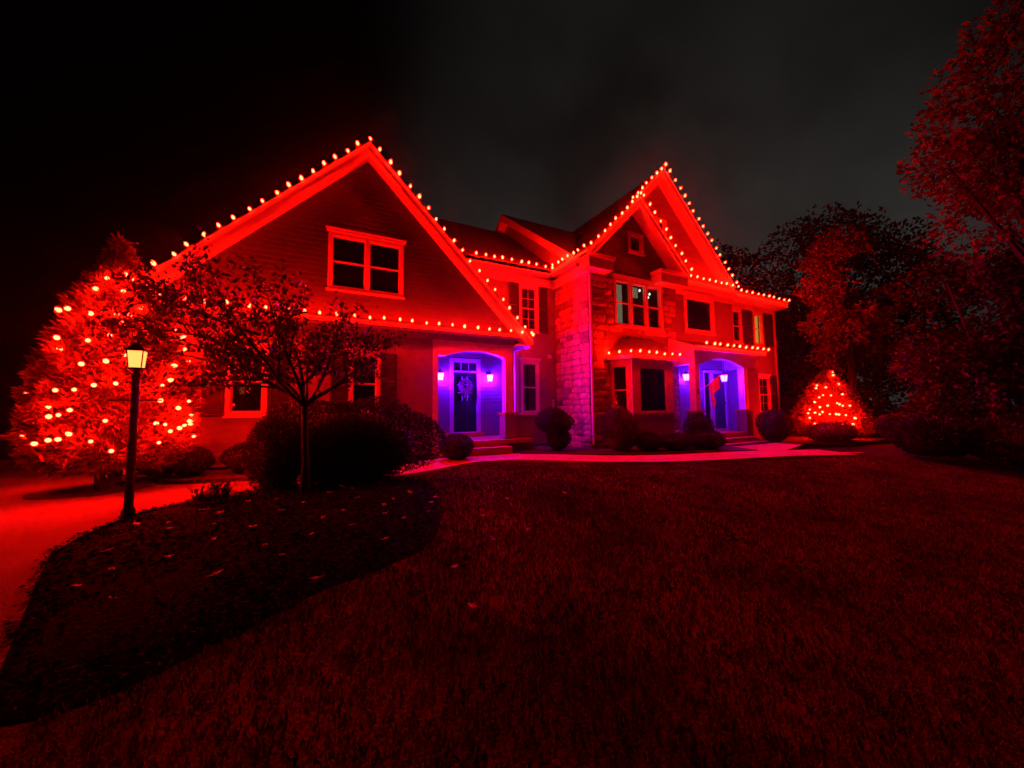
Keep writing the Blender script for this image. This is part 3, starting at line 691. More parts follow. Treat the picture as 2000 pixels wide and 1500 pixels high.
# ================================================================ LIGHT STRINGS
def bulb_mesh():
    mb = MB(); mb.lathe([(.005, 0), (.025, .016), (.034, .038), (.026, .068), (.005, .09)], (0, 0, 0), 7)
    return mb.mesh('bulb', m_red, True)
BULB = bulb_mesh()
def add_bulb(p, d, root, s=1.):
    o = bpy.data.objects.new('bulb', BULB); COL.objects.link(o); o.parent = root
    o.matrix_parent_inverse = Matrix.Translation(-Vector(root.location))
    o.rotation_mode = 'QUATERNION'; o.rotation_quaternion = Vector(d).to_track_quat('Z', 'Y'); o.location = p; o.scale = (s, s, s)
    return o
def string(label, pts, d=(-.25, -.35, 1), sp=.325, n=None, s=1., skip_first=False):
    pts = [Vector(p) for p in pts]; lens = [(pts[i+1]-pts[i]).length for i in range(len(pts)-1)]; tot = sum(lens)
    n = n or round(tot/sp)+1
    root = tag(empty('light_string', pts[0]), label, 'string lights', 'red string lights on the house')
    def at(t):
        for i, l_ in enumerate(lens):
            if t <= l_ or i == len(lens)-1: return pts[i]+(pts[i+1]-pts[i])*(t/l_)
            t -= l_
    wp = []
    for i in range(n):
        p = at(tot*i/(n-1))
        dd = Vector(d)+Vector((random.uniform(-.3, .3), random.uniform(-.25, .25), 0))
        p = p+Vector((random.uniform(-.03, .03), 0, random.uniform(-.014, .014)))
        if not (skip_first and i == 0): add_bulb(p, dd, root, s*random.uniform(.82, 1.12))
        wp.append(p-dd.normalized()*.015)
        if i < n-1: wp.append(at(tot*(i+.5)/(n-1))+Vector((0, 0, -random.uniform(.015, .045))))
    MB().tube(wp, .007, 5).build('wire', m_wire, root)
yl = YF-.06
string('red bulbs along the left rake of the garage gable', [(EXL, yl, rz(EXL)), (PX, yl, PZ+.01)], (-.5, -.3, 1))
string('red bulbs along the right rake of the garage gable', [(PX, yl, PZ+.01), (EXR, yl, rz(EXR)+.01)], (.1, -.4, 1), skip_first=True)
string('red bulbs on the ledge across the base of the garage gable', [(-2.9, 9.06, 3.32), (5.36, 9.06, 3.32)], (0, -.4, 1))
string('red bulbs along the gutter between garage wing and stone wing', [(4.05, YE-.1, EZ+.02), (EX-.02, YE-.1, EZ+.02)], (0, -.4, 1), sp=.3)
string('red bulbs along the side gutter above the stone wall', [(EX-.13, YE-.3, EZ+.02), (EX-.13, YF2+.05, EZ+.02)], (-.4, -.2, 1), sp=.28)
string('red bulbs up the left rake to the tallest gable peak', [(EX+.05, YF2-.08, EZ+.1), (G2X, YF2-.08, G2Z+.04), (G2X+.05, YF1-.08, lz(G2X+.05)+.04), (RX, YF1-.08, ZR+.05)], (-.3, -.4, 1))
string('red bulbs down the right rake of the small front gable', [(G2X+.1, YF2-.08, G2Z-.05), (G2R, YF2-.08, EZ+.03)], (.1, -.4, 1))
string('red bulbs down the right rake of the tallest gable', [(RX+.2, YF1-.08, ZR-.15), (G1R, YF1-.08, EZ+.17)], (.2, -.4, 1))
string('red bulbs along the eave under the tallest gable', [(11.35, YF1-.11, 5.7), (14.05, YF1-.11, 5.7)], (0, -.4, 1), sp=.32)
string('red bulbs along the far right eave of the house', [(14.5, 8.59, 5.69), (17.9, 8.59, 5.69)], (0, -.4, 1), sp=.36)
string('red bulbs around the bay window roof edge', [(7.58, YW-.14, 2.79), (7.95, YBf-.16, 2.79), (9.85, YBf-.16, 2.79)], (-.1, -.5, .9), n=9)
string('red bulbs along the arched entry porch gutter', [(10.65, YP-.33, 3.15), (13.95, YP-.33, 3.15)], (0, -.5, 1), n=11)

# ================================================================ PORCH LANTERNS
m_violet2 = emit('violet_entry_glow', (.115, .003, 1), VIOLET*.4)
def lantern(x, y, z, label, wallmount=True, gm=m_violet):
    t = tag(empty('porch_lantern', (x, y, z)), label, 'lantern', 'violet porch lanterns')
    g = MB(); s = .065
    MB().add([(x-s*.8,y-s*.8,z-.1),(x+s*.8,y-s*.8,z-.1),(x+s*.8,y+s*.8,z-.1),(x-s*.8,y+s*.8,z-.1),(x-s*1.15,y-s*1.15,z+.1),(x+s*1.15,y-s*1.15,z+.1),(x+s*1.15,y+s*1.15,z+.1),(x-s*1.15,y+s*1.15,z+.1)],
             [(0,3,2,1),(4,5,6,7),(0,1,5,4),(1,2,6,5),(2,3,7,6),(3,0,4,7)]).build('glass', gm, t)
    for sx in (-1, 1):
        for sy in (-1, 1):
            MB().tube([(x+sx*s*.84, y+sy*s*.84, z-.1), (x+sx*s*1.2, y+sy*s*1.2, z+.1)], .006, 5).build('frame_bar', m_black, t)
    MB().lathe([(.105,z+.102),(.1,z+.115),(.05,z+.17),(.02,z+.18),(.012,z+.21)], (x, y, 0), 8).build('cap', m_black, t)
    MB().lathe([(.02,z-.14),(.045,z-.125),(.06,z-.103)], (x, y, 0), 8).build('base', m_black, t)
    if wallmount:
        MB().tube([(x, y, z+.2), (x, y+.05, z+.26), (x, y+.14, z+.22), (x, y+.17, z+.12)], .01, 6).build('bracket', m_black, t)
        MB().box(x-.05, x+.05, y+.16, y+.18, z-.02, z+.2).build('back_plate', m_black, t)
    else:
        MB().tube([(x, y, z+.2), (x, y, 2.93)], .008, 6).build('chain', m_black, t)
        MB().lathe([(.05,2.905),(.05,2.925)], (x, y, 0), 10).build('ceiling_plate', m_black, t)
lantern(3.27, YD-.2, 2.2, 'violet wall lantern left of the navy side door')
lantern(4.86, YD-.2, 2.2, 'violet wall lantern right of the navy side door')
lantern(11.22, Y1-.21, 2.24, 'violet wall lantern behind the column of the arched entry porch', gm=m_violet2)
lantern(12.45, 8.1, 2.2, 'violet pendant lantern hanging inside the arched entry porch', False, m_violet2)

# wreath on the left door
wr = tag(empty('door_wreath', (4.1, YD-.05, 1.95)), 'pale ribbon wreath hanging on the navy side door', 'wreath')
n = 900; aa = RNG.uniform(0, 2*np.pi, n); ww = RNG.normal(0, .03, (n, 3))
pos = np.stack([4.1+.16*np.cos(aa), np.full(n, YD-.06), 1.95+.16*np.sin(aa)], 1)+ww*np.array([1, .5, 1])
link('ring', leaf_mesh('ring', m_wreath, pos, np.stack([-np.sin(aa), np.full(n, -.5), np.cos(aa)], 1), .06, .03, .7), wr)
mb = MB()
for sx in (-1, 1):
    mb.add([(4.1,YD-.12,1.86),(4.1+sx*.1,YD-.15,1.92),(4.1+sx*.12,YD-.11,1.8),(4.1,YD-.12,1.8)], [(0,1,2,3)])
    mb.add([(4.1,YD-.12,1.83),(4.1+sx*.03,YD-.13,1.6),(4.1+sx*.09,YD-.12,1.57),(4.1+sx*.04,YD-.12,1.82)], [(0,1,2,3)])
mb.build('ribbon_bow', m_wreath, wr)

# flag on a pole at the right porch column
fl = tag(empty('house_flag', (10.58, YP-.02, 1.72)), 'house flag drooping from a tilted pole on the entry porch column', 'flag')
MB().tube([(10.58,YP-.01,1.7),(10.6,YP-.42,1.95),(10.57,YP-.74,2.14)], .011, 6).build('pole', m_trim, fl)
MB().box(10.55,10.61,YP-.03,YP-.002,1.64,1.78).build('bracket', m_black, fl)
mb = MB(); n = 12; mrows = 10; vs = []
for j in range(mrows+1):
    v = j/mrows
    for i in range(n+1):
        u = i/n
        top = Vector((10.57+.02*u, YP-.74+.4*u, 2.12-.24*u))
        wdt = 1-.35*v
        x = top.x+(-.16*math.sin(u*math.pi*1.1+.3)*(.35+.5*v) + .2*v*u)*1.0
        vs.append((x+.05*math.sin(u*9+v*2)*v, top.y+.03*math.sin(u*7), top.z-v*(.34+.42*u)))
mb.add(vs, [(j*(n+1)+i, j*(n+1)+i+1, (j+1)*(n+1)+i+1, (j+1)*(n+1)+i) for j in range(mrows) for i in range(n)])
mb.build('cloth', m_cloth, fl, True)

# narrow pale plaque on the middle wall
tag(MB().box(6.86, 6.93, YM-.06, YM-.03, 1.08, 1.52).add([(6.855,YM-.07,1.075),(6.935,YM-.07,1.075),(6.935,YM-.07,1.09),(6.855,YM-.07,1.09),(6.855,YM-.03,1.075),(6.935,YM-.03,1.075),(6.935,YM-.03,1.09),(6.855,YM-.03,1.09)],
    [(0,1,2,3),(4,7,6,5),(0,4,5,1),(1,5,6,2),(2,6,7,3),(3,7,4,0)]).build('wall_plaque', m_trim), 'narrow pale upright plaque on the siding beside the stone wall', 'plaque')

# ================================================================ LAMP POST
lx, ly = -1.86, 5.92
lp = tag(empty('lamp_post', (lx, ly, .04)), 'black lamp post with glowing square lantern at the driveway edge', 'lamp post')
MB().lathe([(.062,.04),(.062,.1),(.042,.14),(.036,1.62),(.045,1.66)], (lx, ly, 0), 12).build('post', m_black, lp, True)
MB().tube([(lx-.24,ly,1.36),(lx+.24,ly,1.36)], .009, 6).build('ladder_bar', m_black, lp)
zl = 1.74
MB().lathe([(.06,1.655),(.03,1.68),(.085,1.72),(.09,1.738)], (lx, ly, 0), 8).build('lantern_base', m_black, lp)
def frus(x, y, z0, z1, a, b): return [(x-a,y-a,z0),(x+a,y-a,z0),(x+a,y+a,z0),(x-a,y+a,z0),(x-b,y-b,z1),(x+b,y-b,z1),(x+b,y+b,z1),(x-b,y+b,z1)]
BF = [(0,3,2,1),(4,5,6,7),(0,1,5,4),(1,2,6,5),(2,3,7,6),(3,0,4,7)]
MB().add(frus(lx,ly,1.74,1.93,.054,.068), BF).build('glass', m_warm, lp)
for sx in (-1, 1):
    for sy in (-1, 1): MB().tube([(lx+sx*.057,ly+sy*.057,1.74),(lx+sx*.071,ly+sy*.071,1.93)], .007, 5).build('frame_bar', m_black, lp)
MB().add(frus(lx,ly,1.932,1.948,.085,.085), BF).add(frus(lx,ly,1.949,2.03,.08,.025), BF).build('lantern_roof', m_black, lp)
MB().lathe([(.012,2.031),(.018,2.055),(.004,2.085)], (lx, ly, 0), 8).build('finial', m_black, lp)

# ================================================================ PLANTS
def rnd_dirs(n):
    d = RNG.normal(0, 1, (n, 3)); return d/np.linalg.norm(d, axis=1)[:, None]
def lump(d, seed, amp):
    r = np.random.default_rng(seed); k_ = r.normal(0, 2.4, (6, 3)); ph = r.uniform(0, 6.3, 6)
    return 1+amp*np.sin(d@k_.T+ph).mean(1)*2
def conifer_profile(root, c, zs, rs, n, m, length=.13, width=.04, clipy=None, seed=1, name='foliage', squash=1.):
    zs = np.array(zs); rs = np.array(rs); o = np.argsort(zs); zs, rs = zs[o], rs[o]
    # sample height by area
    zz = RNG.uniform(zs[0], zs[-1], n*3); r = np.interp(zz, zs, rs); keep = RNG.uniform(0, rs.max(), n*3) < r+.08; zz, r = zz[keep][:n], r[keep][:n]
    a = RNG.uniform(0, 2*np.pi, len(zz))
    q = np.stack([np.cos(a), np.sin(a), zz*1.3], 1)
    bump = 1+.12*np.sin(5*a+7*zz+seed)*np.sin(6.5*zz+2*a)+.08*np.sin(11*a-9*zz)
    rad = r*bump*(1-.45*RNG.uniform(0, 1, len(zz))**2.2)
    pos = np.stack([c[0]+np.cos(a)*rad*np.where(np.cos(a) < 0, squash, 1), c[1]+np.sin(a)*rad, zz], 1)
    if clipy is not None: pos = pos[pos[:, 1] < clipy]; 
    d = pos-np.array([c[0], c[1], 0])*1.0; d[:, 2] = .35; d[:, :2] /= np.linalg.norm(d[:, :2], axis=1)[:, None]+1e-6
    return link(name, leaf_mesh(name, m, pos, d, length, width, .55), root)
def core(root, c, zs, rs, m, f_=.6, n=14, clipy=None, name='inner_foliage'):
    mb = MB(); prof = sorted(zip(zs, rs))
    mb.lathe([(max(.01, r*f_), z) for z, r in prof], (c[0], c[1], 0), n)
    if clipy: mb.v = [(x, min(y, clipy), z) for x, y, z in mb.v]
    return mb.build(name, m, root)

# ---- the big lit evergreen at the garage corner
C1 = (-2.88, 8.25)
Z1 = [4.02,3.59,3.25,2.92,2.58,2.09,1.76,1.27,.87,.63,.36]; R1 = [.03,.2,.42,.6,.72,.88,.96,1.03,1.02,.96,.75]
ev = tag(empty('evergreen_tree', (*C1, .05)), 'big bushy evergreen covered in red lights left of the garage', 'tree')
conifer_profile(ev, C1, Z1, R1, 30000, m_ever, .12, .035, 9.28, 2, 'crown', .7)
core(ev, C1, Z1, R1, m_ever, .5, 16, 9.2, 'inner_crown')
MB().tube([(*C1, .02), (C1[0], C1[1], .9), (C1[0], C1[1], 3.2)], [.13, .11, .03], 8).build('trunk', m_bark, ev)
EB = [(-2.85,7.85,3.26),(-2.88,7.7,3.04),(-2.72,8.05,3.39),(-2.68,8.06,3.36),(-2.55,8.16,3.27),(-2.66,7.82,3.07),(-3.14,7.51,2.63),(-3.06,7.52,2.68),(-2.86,7.51,2.62),(-2.64,7.6,2.66),(-2.48,7.8,2.82),(-2.52,7.69,2.69),(-2.59,7.56,2.53),(-3.05,7.29,2.21),(-2.8,7.31,2.22),(-2.62,7.41,2.3),(-2.28,7.81,2.48),(-2.79,7.17,1.88),(-2.58,7.24,1.91),(-2.8,7.08,1.53),(-2.97,7.06,1.51),(-2.46,7.2,1.61),(-2.66,7.13,1.6),(-2.31,7.33,1.74),(-2.31,7.31,1.66),(-2.04,7.58,1.7),(-2.07,7.52,1.63),(-2.03,7.73,1.95),(-1.86,7.75,1.39),(-2.09,7.42,1.38),(-1.93,7.58,1.29),(-2.79,7.03,1.26),(-2.98,7.02,1.19),(-2.9,7.02,1.21),(-2.12,7.38,1.06),(-2.03,7.49,1.04),(-1.98,7.56,.94),(-1.9,7.68,.98),(-1.87,7.74,1.0),(-2.8,7.06,.93),(-2.89,7.05,.88),(-2.99,7.06,.87),(-2.65,7.12,.84),(-2.49,7.23,.7),(-2.09,7.51,.76),(-2.52,7.12,1.11),(-2.64,8.33,3.42),(-2.44,8.24,3.13),(-2.44,7.36,2.05),(-3.1,7.07,.83)]
def tree_lights(label, pts, c, rr, back=(), s=1.):
    t = tag(empty('light_string', pts[0]), label, 'string lights', 'red string lights on trees')
    ws = []
    for p in list(pts)+list(back):
        d = Vector((p[0]-c[0], p[1]-c[1], 0)).normalized(); q = Vector(p)+d*random.uniform(.0, .07)
        add_bulb(q, d+Vector((random.uniform(-.5, .5), random.uniform(-.5, .5), random.uniform(-.3, .6))), t, s*random.uniform(.75, 1.1)); ws.append(q)
    ws.sort(key=lambda q: (round(q.z/.3), math.atan2(q.y-c[1], q.x-c[0])*(1 if round(q.z/.3) % 2 else -1)))
    wp = []
    for a, b in zip(ws, ws[1:]):
        wp.append(a); m_ = (a+b)/2; d = Vector((m_.x-c[0], m_.y-c[1], 0)); 
        wp.append(m_-d.normalized()*.05+Vector((0, 0, -.04)))
    MB().tube(wp+[ws[-1]], .006, 4).build('wire', m_wire, t)
bk = []
for i in range(26):      # the string goes on round the far side
    z = random.uniform(.7, 3.2); r = float(np.interp(z, Z1[::-1], R1[::-1])); a = random.uniform(R(-15), R(130))
    p = (C1[0]+r*math.cos(a), C1[1]+r*math.sin(a), z)
    if p[1] < 9.2: bk.append(p)
for z, a in ((2.1, 250), (1.3, 250), (2.4, 150), (2.0, 130), (1.7, 165), (1.4, 145), (1.1, 170), (.8, 150), (.9, 185), (1.5, 190), (.7, 120)):
    r = .8*float(np.interp(z, Z1[::-1], R1[::-1])); bk.append((C1[0]+r*math.cos(R(a)), C1[1]+r*math.sin(R(a)), z))
tree_lights('red bulbs wound through the big evergreen by the garage', EB, C1, R1, bk, .88)

# ---- the small lit conifer at the far corner
C2 = (17.6, 7.3); Z2 = [2.62,2.27,1.87,1.47,1.08,.68,.33,.12]; R2 = [.02,.28,.57,.77,.97,1.17,1.23,.85]
cv = tag(empty('small_conifer', (*C2, .06)), 'small cone shaped conifer wrapped in red lights beyond the house corner', 'tree')
conifer_profile(cv, C2, Z2, R2, 9000, m_ever, .13, .04, None, 5, 'crown'); core(cv, C2, Z2, R2, m_ever, .55, 12, None, 'inner_crown')
MB().tube([(*C2, .03), (*C2, .8), (*C2, 2.2)], [.09, .07, .02], 7).build('trunk', m_bark, cv)
CB = [(17.12,7.39,2.0),(17.05,7.4,1.9),(17.08,7.12,1.92),(17.38,6.89,2.03),(16.91,7.15,1.62),(16.85,7.24,1.55),(17.16,6.75,1.64),(16.76,7.33,1.35),(16.75,6.97,1.22),(16.9,6.79,1.3),(16.91,6.72,1.25),(16.96,6.64,1.2),(17.13,6.52,1.22),(16.66,7.17,1.16),(16.63,7.47,1.09),(16.56,7.5,.93),(16.57,7.25,.98),(16.54,7.14,.91),(16.59,7.07,.97),(16.47,7.41,.78),(16.61,6.88,.91),(16.73,6.67,.9),(16.69,6.74,.91),(16.85,6.52,.89),(16.95,6.37,.79),(16.55,6.73,.58),(16.68,6.54,.57),(16.86,6.36,.56),(16.8,6.4,.51),(17.53,7.13,2.37),(17.62,7.22,2.51),(16.4,7.21,.56),(16.98,6.95,1.61)]
tree_lights('red bulbs wound round the small conifer at the far corner', CB, C2, R2, s=1.15)

# ---- shrubs
def shrub(name, label, c, rx, ry, z0, z1, m, n, leaf=.05, group=None, amp=.1, seed=0, base=.75, clipy=None):
    t = tag(empty(name, (c[0], c[1], .06)), label, 'shrub', group)
    d = rnd_dirs(n); k_ = lump(d, seed, amp); rr = k_*(1-.3*RNG.uniform(0, 1, n)**2)
    low = np.where(d[:, 2] < 0, base+(1-base)*(1+d[:, 2]), 1.)
    pos = np.stack([c[0]+d[:, 0]*rx*rr*low, c[1]+d[:, 1]*ry*rr*low, (z0+z1)/2+d[:, 2]*(z1-z0)/2*rr], 1)
    pos[:, 2] = np.maximum(pos[:, 2], .08-drop(c[1]))
    if clipy is not None:
        ok = pos[:, 1] < clipy; pos, d = pos[ok], d[ok]
    link('foliage', leaf_mesh('foliage', m, pos, d+np.array([0, 0, .3]), leaf, leaf*.5, .6), t)
    mb = MB(); P_ = [(.02, z0+.02)]+[(max(.02, math.sin(math.pi*i/8)*.78), z0+(z1-z0)*(.5-.5*math.cos(math.pi*i/8))*.86+.02) for i in range(1, 8)]+[(.02, z0+(z1-z0)*.88)]
    mb.lathe(P_, (0, 0, 0), 12); mb.v = [(c[0]+x*rx, c[1]+y*ry, z) for x, y, z in mb.v]
    if clipy is not None: mb.v = [(x, min(y, clipy-.02), z) for x, y, z in mb.v]
    mb.build('inner_foliage', m, t, True)
    mb = MB()
    for i in range(4):
        a = i*1.6+seed; mb.tube([(c[0]+.03*math.cos(a), c[1]+.03*math.sin(a), .02), (c[0]+rx*.4*math.cos(a), c[1]+ry*.4*math.sin(a), (z0+z1)/2)], [.018, .008], 5)
    mb.build('stem', m_bark, t)
    return t
shrub('hedge_mass', 'broad dark shrub mass behind the small ornamental tree', (.55, 6.85), 1.32, .62, .0, 1.36, m_box, 26000, .05, amp=.16, seed=3, base=.9)
shrub('hedge_mass', 'darker shrub at the left end of the broad shrub mass', (-.48, 6.78), .42, .45, .0, 1.08, m_box, 7000, .05, amp=.18, seed=4, base=.85)
shrub('clipped_shrub', 'small clipped shrub under the left garage window beside the evergreen', (-1.98, 8.85), .33, .33, .06, .58, m_box, 5000, .035, amp=.06, seed=5)
shrub('clipped_shrub', 'low pale shrub between the evergreen and the clipped shrub', (-2.42, 8.95), .36, .3, .06, .55, m_shrub, 4500, .04, amp=.1, seed=15)
shrub('clipped_shrub', 'clipped shrub left of the broad shrub mass by the garage wall', (-1.15, 8.75), .36, .34, .06, .62, m_box, 5000, .035, amp=.06, seed=6)
shrub('boxwood_ball', 'round clipped boxwood beside the side porch steps', (2.98, 8.55), .4, .38, .04, .64, m_box, 7000, .035, amp=.04, seed=7, base=.85)
shrub('urn_shrub', 'dark top heavy shrub in front of the middle wall', (5.85, 8.75), .5, .42, .5, 1.2, m_box, 6500, .05, amp=.14, seed=8)
shrub('urn_shrub', 'narrow dark lower shrub beneath the top heavy shrub', (5.95, 8.7), .3, .3, .05, .75, m_box, 3500, .05, amp=.12, seed=9)
shrub('loose_shrub', 'loose rounded shrub at the stone corner beside the downspout', (7.25, 7.75), .5, .42, .05, 1.22, m_shrub, 7000, .06, amp=.16, seed=10)
shrub('low_shrub', 'low shrub under the bay window nearest the stone corner', (7.95, 7.35), .42, .36, .05, .52, m_box, 4500, .045, amp=.12, seed=11)
shrub('low_shrub', 'low dark shrub under the middle of the bay window', (8.7, 7.1), .5, .36, .05, .5, m_box, 4500, .045, amp=.12, seed=12)
shrub('low_shrub', 'low dark shrub left of the entry porch steps', (9.65, 6.85), .55, .38, .05, .56, m_box, 5000, .045, amp=.12, seed=13)
shrub('round_shrub', 'round dark shrub in front of the left entry porch pier', (9.95, 7.3), .5, .34, .05, 1.02, m_box, 5500, .045, amp=.1, seed=20)
shrub('round_shrub', 'large round dark shrub right of the entry porch steps', (13.55, 7.15), .55, .5, .05, 1.12, m_box, 7000, .05, amp=.08, seed=14)
shrub('spreading_shrub', 'low spreading shrub in front of the small lit conifer', (15.3, 6.3), 1.3, .5, .03, .6, m_shrub, 7000, .06, amp=.15, seed=16)

# small perennial beside the lamp post: arching strap leaves
pl = tag(empty('arching_perennial', (-1.12, 6.05, .08)), 'low arching leafy perennial at the bed edge right of the lamp post', 'plant')
def strap(mb, c, a, ln, h, w_):
    n = 6; vs = []
    for i in range(n+1):
        t = i/n; r = ln*t; z = c[2]+h*math.sin(t*2.2)/math.sin(1.57)
        wd = w_*(math.sin(math.pi*min(1, t*.85+.12)))
        ca, sa = math.cos(a), math.sin(a)
        vs += [(c[0]+ca*r-sa*wd, c[1]+sa*r+ca*wd, z), (c[0]+ca*r+sa*wd, c[1]+sa*r-ca*wd, z)]
    mb.add(vs, [(2*i, 2*i+1, 2*i+3, 2*i+2) for i in range(n)])
for i in range(70):
    mb = MB(); strap(mb, (-1.12+random.uniform(-.2, .2), 6.05+random.uniform(-.1, .1), .1), random.uniform(0, 6.28), random.uniform(.12, .28), random.uniform(.1, .24), random.uniform(.01, .02))
    mb.build('leaf', m_orn, pl)

# ---- ornamental tree
ot = tag(empty('ornamental_tree', (-.09, 6.1, .1)), 'small dark leaved ornamental tree with spreading limbs in the mulch bed', 'tree')
TB = MB(); tips = []
def limb(p, d, ln, r, depth, segs=5, droop=0.):
    pts = [Vector(p)]; rad = [r]; d = Vector(d).normalized()
    for i in range(segs):
        d = (d+Vector((random.gauss(0, .1), random.gauss(0, .1), random.gauss(0, .06)-droop))).normalized()
        pts.append(pts[-1]+d*ln/segs); rad.append(r*(1-.62*(i+1)/segs))
    TB.tube(pts, rad, 6 if r > .015 else 4)
    if depth == 0: tips.extend(pts[1:]); return
    if depth <= 2: tips.extend(pts[3:])
    for i in range(3 if depth > 1 else 4):
        k_ = random.randint(2, segs); b = pts[k_]
        sd = Vector((random.gauss(0, 1), random.gauss(0, 1), random.gauss(.1, .5))).normalized()
        limb(b, d*.75+sd*.8, ln*random.uniform(.45, .7), rad[k_]*.7, depth-1, segs, droop)
    limb(pts[-1], d, ln*.6, rad[-1], depth-1, segs, droop)
TB.tube([(-.09,6.1,.02),(-.1,6.1,.5),(-.12,6.08,1.0),(-.12,6.06,1.32)], [.075,.05,.045,.05], 9)
for d, ln, r in (((-.95,.3,.85),1.15,.036),((-.45,.1,1),1.05,.032),((.02,.1,1),.95,.034),((.5,-.2,.95),.9,.032),((.85,-.3,.7),.85,.034),((.3,.5,.9),.75,.028),((-.75,-.1,.75),1.2,.032),((-.6,.6,.9),1.05,.03)):
    limb((-.12, 6.06, 1.28+random.uniform(-.08, .06)), d, ln, r, 2)
limb((-.45, 6.2, 1.68), (-1, .35, .25), 1.2, .03, 2); limb((-.8, 6.35, 2.05), (-1, .3, .5), 1.05, .028, 2); limb((-.7, 6.3, 2.3), (-1, .3, .35), .85, .026, 2)     # the long low limb to the left
TB.build('trunk', m_bark, ot, True)
tp = np.array([tuple(p) for p in tips]); n = 8000
pos = tp[RNG.integers(0, len(tp), n)]+RNG.normal(0, .07, (n, 3))
link('crown', leaf_mesh('crown', m_orn, pos, RNG.normal(0, .5, (n, 3))+np.array([0, 0, -.3]), .075, .035, .6), ot)

# ---- woods
def broad(name, label, base, blobs, m, n, leaf, seed=0, trunk=.2):
    t = tag(empty(name, (base[0], base[1], -.04)), label, 'tree', 'trees of the wood behind the lawn')
    B = np.array(blobs); wgt = B[:, 3]**2; wgt /= wgt.sum(); ids = RNG.choice(len(B), n, p=wgt)
    d = rnd_dirs(n); k_ = np.ones(n)
    for i in range(len(B)):
        s_ = ids == i; k_[s_] = lump(d[s_]*1.6, seed*31+i, .3)
    rr = (B[ids, 3]*k_*(1-.5*RNG.uniform(0, 1, n)**2))[:, None]
    # clump the leaves so gaps open between them
    pos = B[ids, :3]+d*rr*np.array([1, 1, .85])
    q = np.sin(pos*2.3/leaf*.12+seed).sum(1)+.6*np.sin(pos[:, ::-1]*4.1/leaf*.12).sum(1)
    ok = q > -1.0; pos, d = pos[ok], d[ok]
    link('crown', leaf_mesh('crown', m, pos, d+np.array([0, 0, -.2]), leaf, leaf*.55, .7), t)
    mb = MB(); top = Vector(B[:, :3].mean(0)); b0 = Vector((base[0], base[1], -.05))
    mid = b0.lerp(top, .5)
    mb.tube([b0, mid+Vector((.1, 0, 0)), top], [trunk, trunk*.7, trunk*.3], 8)
    for p in B[:, :3]:
        mb.tube([mid.lerp(top, random.uniform(0, .5)), Vector(p)], [trunk*.35, trunk*.12], 5)
    mb.build('trunk', m_bark, t)
broad('near_tree', 'large leafy tree overhanging the lawn at the upper right', (15.6, 1.9), [(15.18,2.17,9.5,1.1),(14.75,2.49,8.4,1.15),(13.98,2.99,7.2,.75),(15.35,2.27,7.1,1.4),(14.95,2.6,5.9,1.0),(15.73,1.81,10.6,1.2),(16.6,1.6,7.5,1.8),(16.4,1.5,9.6,1.6),(17,1.6,6,1.5)], m_tree, 16000, .16, 1, .22)
broad('wood_tree', 'tall broad leafed tree behind the ragged tree at the lawn end', (29, 11.2), [(27.04,12.2,11.2,1.7),(29.3,10.9,11.9,2.0),(31.9,9.7,10.9,1.8),(27.1,12.4,8.8,2.0),(32.8,9.4,8.7,1.6),(28.9,11.7,6.2,2.4),(32.4,9.9,5.8,2.0),(30,10.8,9,2.4)], m_tree, 15000, .27, 2, .3)
broad('wood_tree', 'dark tree between the house corner and the ragged tree', (25, 13.6), [(25.4,13.3,8.2,1.7),(24.6,13.4,6.4,1.7),(26,13.2,5.2,1.8),(25.2,13.3,3.6,1.9)], m_treed, 8000, .24, 3, .22)
broad('wood_tree', 'dark tree on the right beneath the overhanging tree', (18.1, 3.3), [(17.0,3.85,4.9,1.0),(18.1,3.3,4.3,1.2),(19.1,2.8,4.8,1.3),(17.5,3.8,2.8,1.2),(18.7,3.2,2.0,1.3),(16.9,4.1,2.5,.9),(17.3,3.9,1.2,1.0),(19.6,2.4,3,1.4)], m_treed, 13000, .17, 4, .18)
broad('wood_tree', 'dark tree dark and open crowned, right of the ragged tree', (23.5, 6.2), [(22.8,6.6,7.4,1.2),(24,6.0,6.4,1.5),(23.2,6.3,4.6,1.6),(24.5,5.7,3.4,1.6),(22.5,6.5,3,1.3)], m_treed, 9000, .2, 5, .2)
broad('wood_tree', 'wide dark tree at the right edge of the wood', (22, 3.4), [(21.2,3.9,6.4,1.3),(22.4,3.2,5.2,1.6),(21.6,3.6,3.4,1.6),(23,2.8,3,1.7),(21,3.9,1.6,1.3)], m_treed, 9000, .2, 6, .2)
broad('far_tree', 'distant treetop just right of the tallest gable', (35.3, 23.3), [(35.3,23.3,15.4,1.9),(35.2,23.4,12.5,2.2),(35.3,23.2,9,2.6)], m_treed, 4000, .4, 7, .3)
broad('far_tree', 'second distant treetop right of the tallest gable', (38, 22.0), [(37.6,22.1,14.6,2.3),(38.6,21.6,12.5,2.4),(37.4,22.2,10,2.6)], m_treed, 4500, .4, 8, .3)
broad('far_tree', 'third distant treetop beside the tall broad leafed tree', (40.4, 20.7), [(40.4,20.8,13.2,2.1),(41.5,20.2,11,2.5),(40.2,20.8,8.6,2.6)], m_treed, 4500, .4, 9, .3)
mat_lit = leafmat('pale_tree_leaves', (.2, .16, .08), .3)
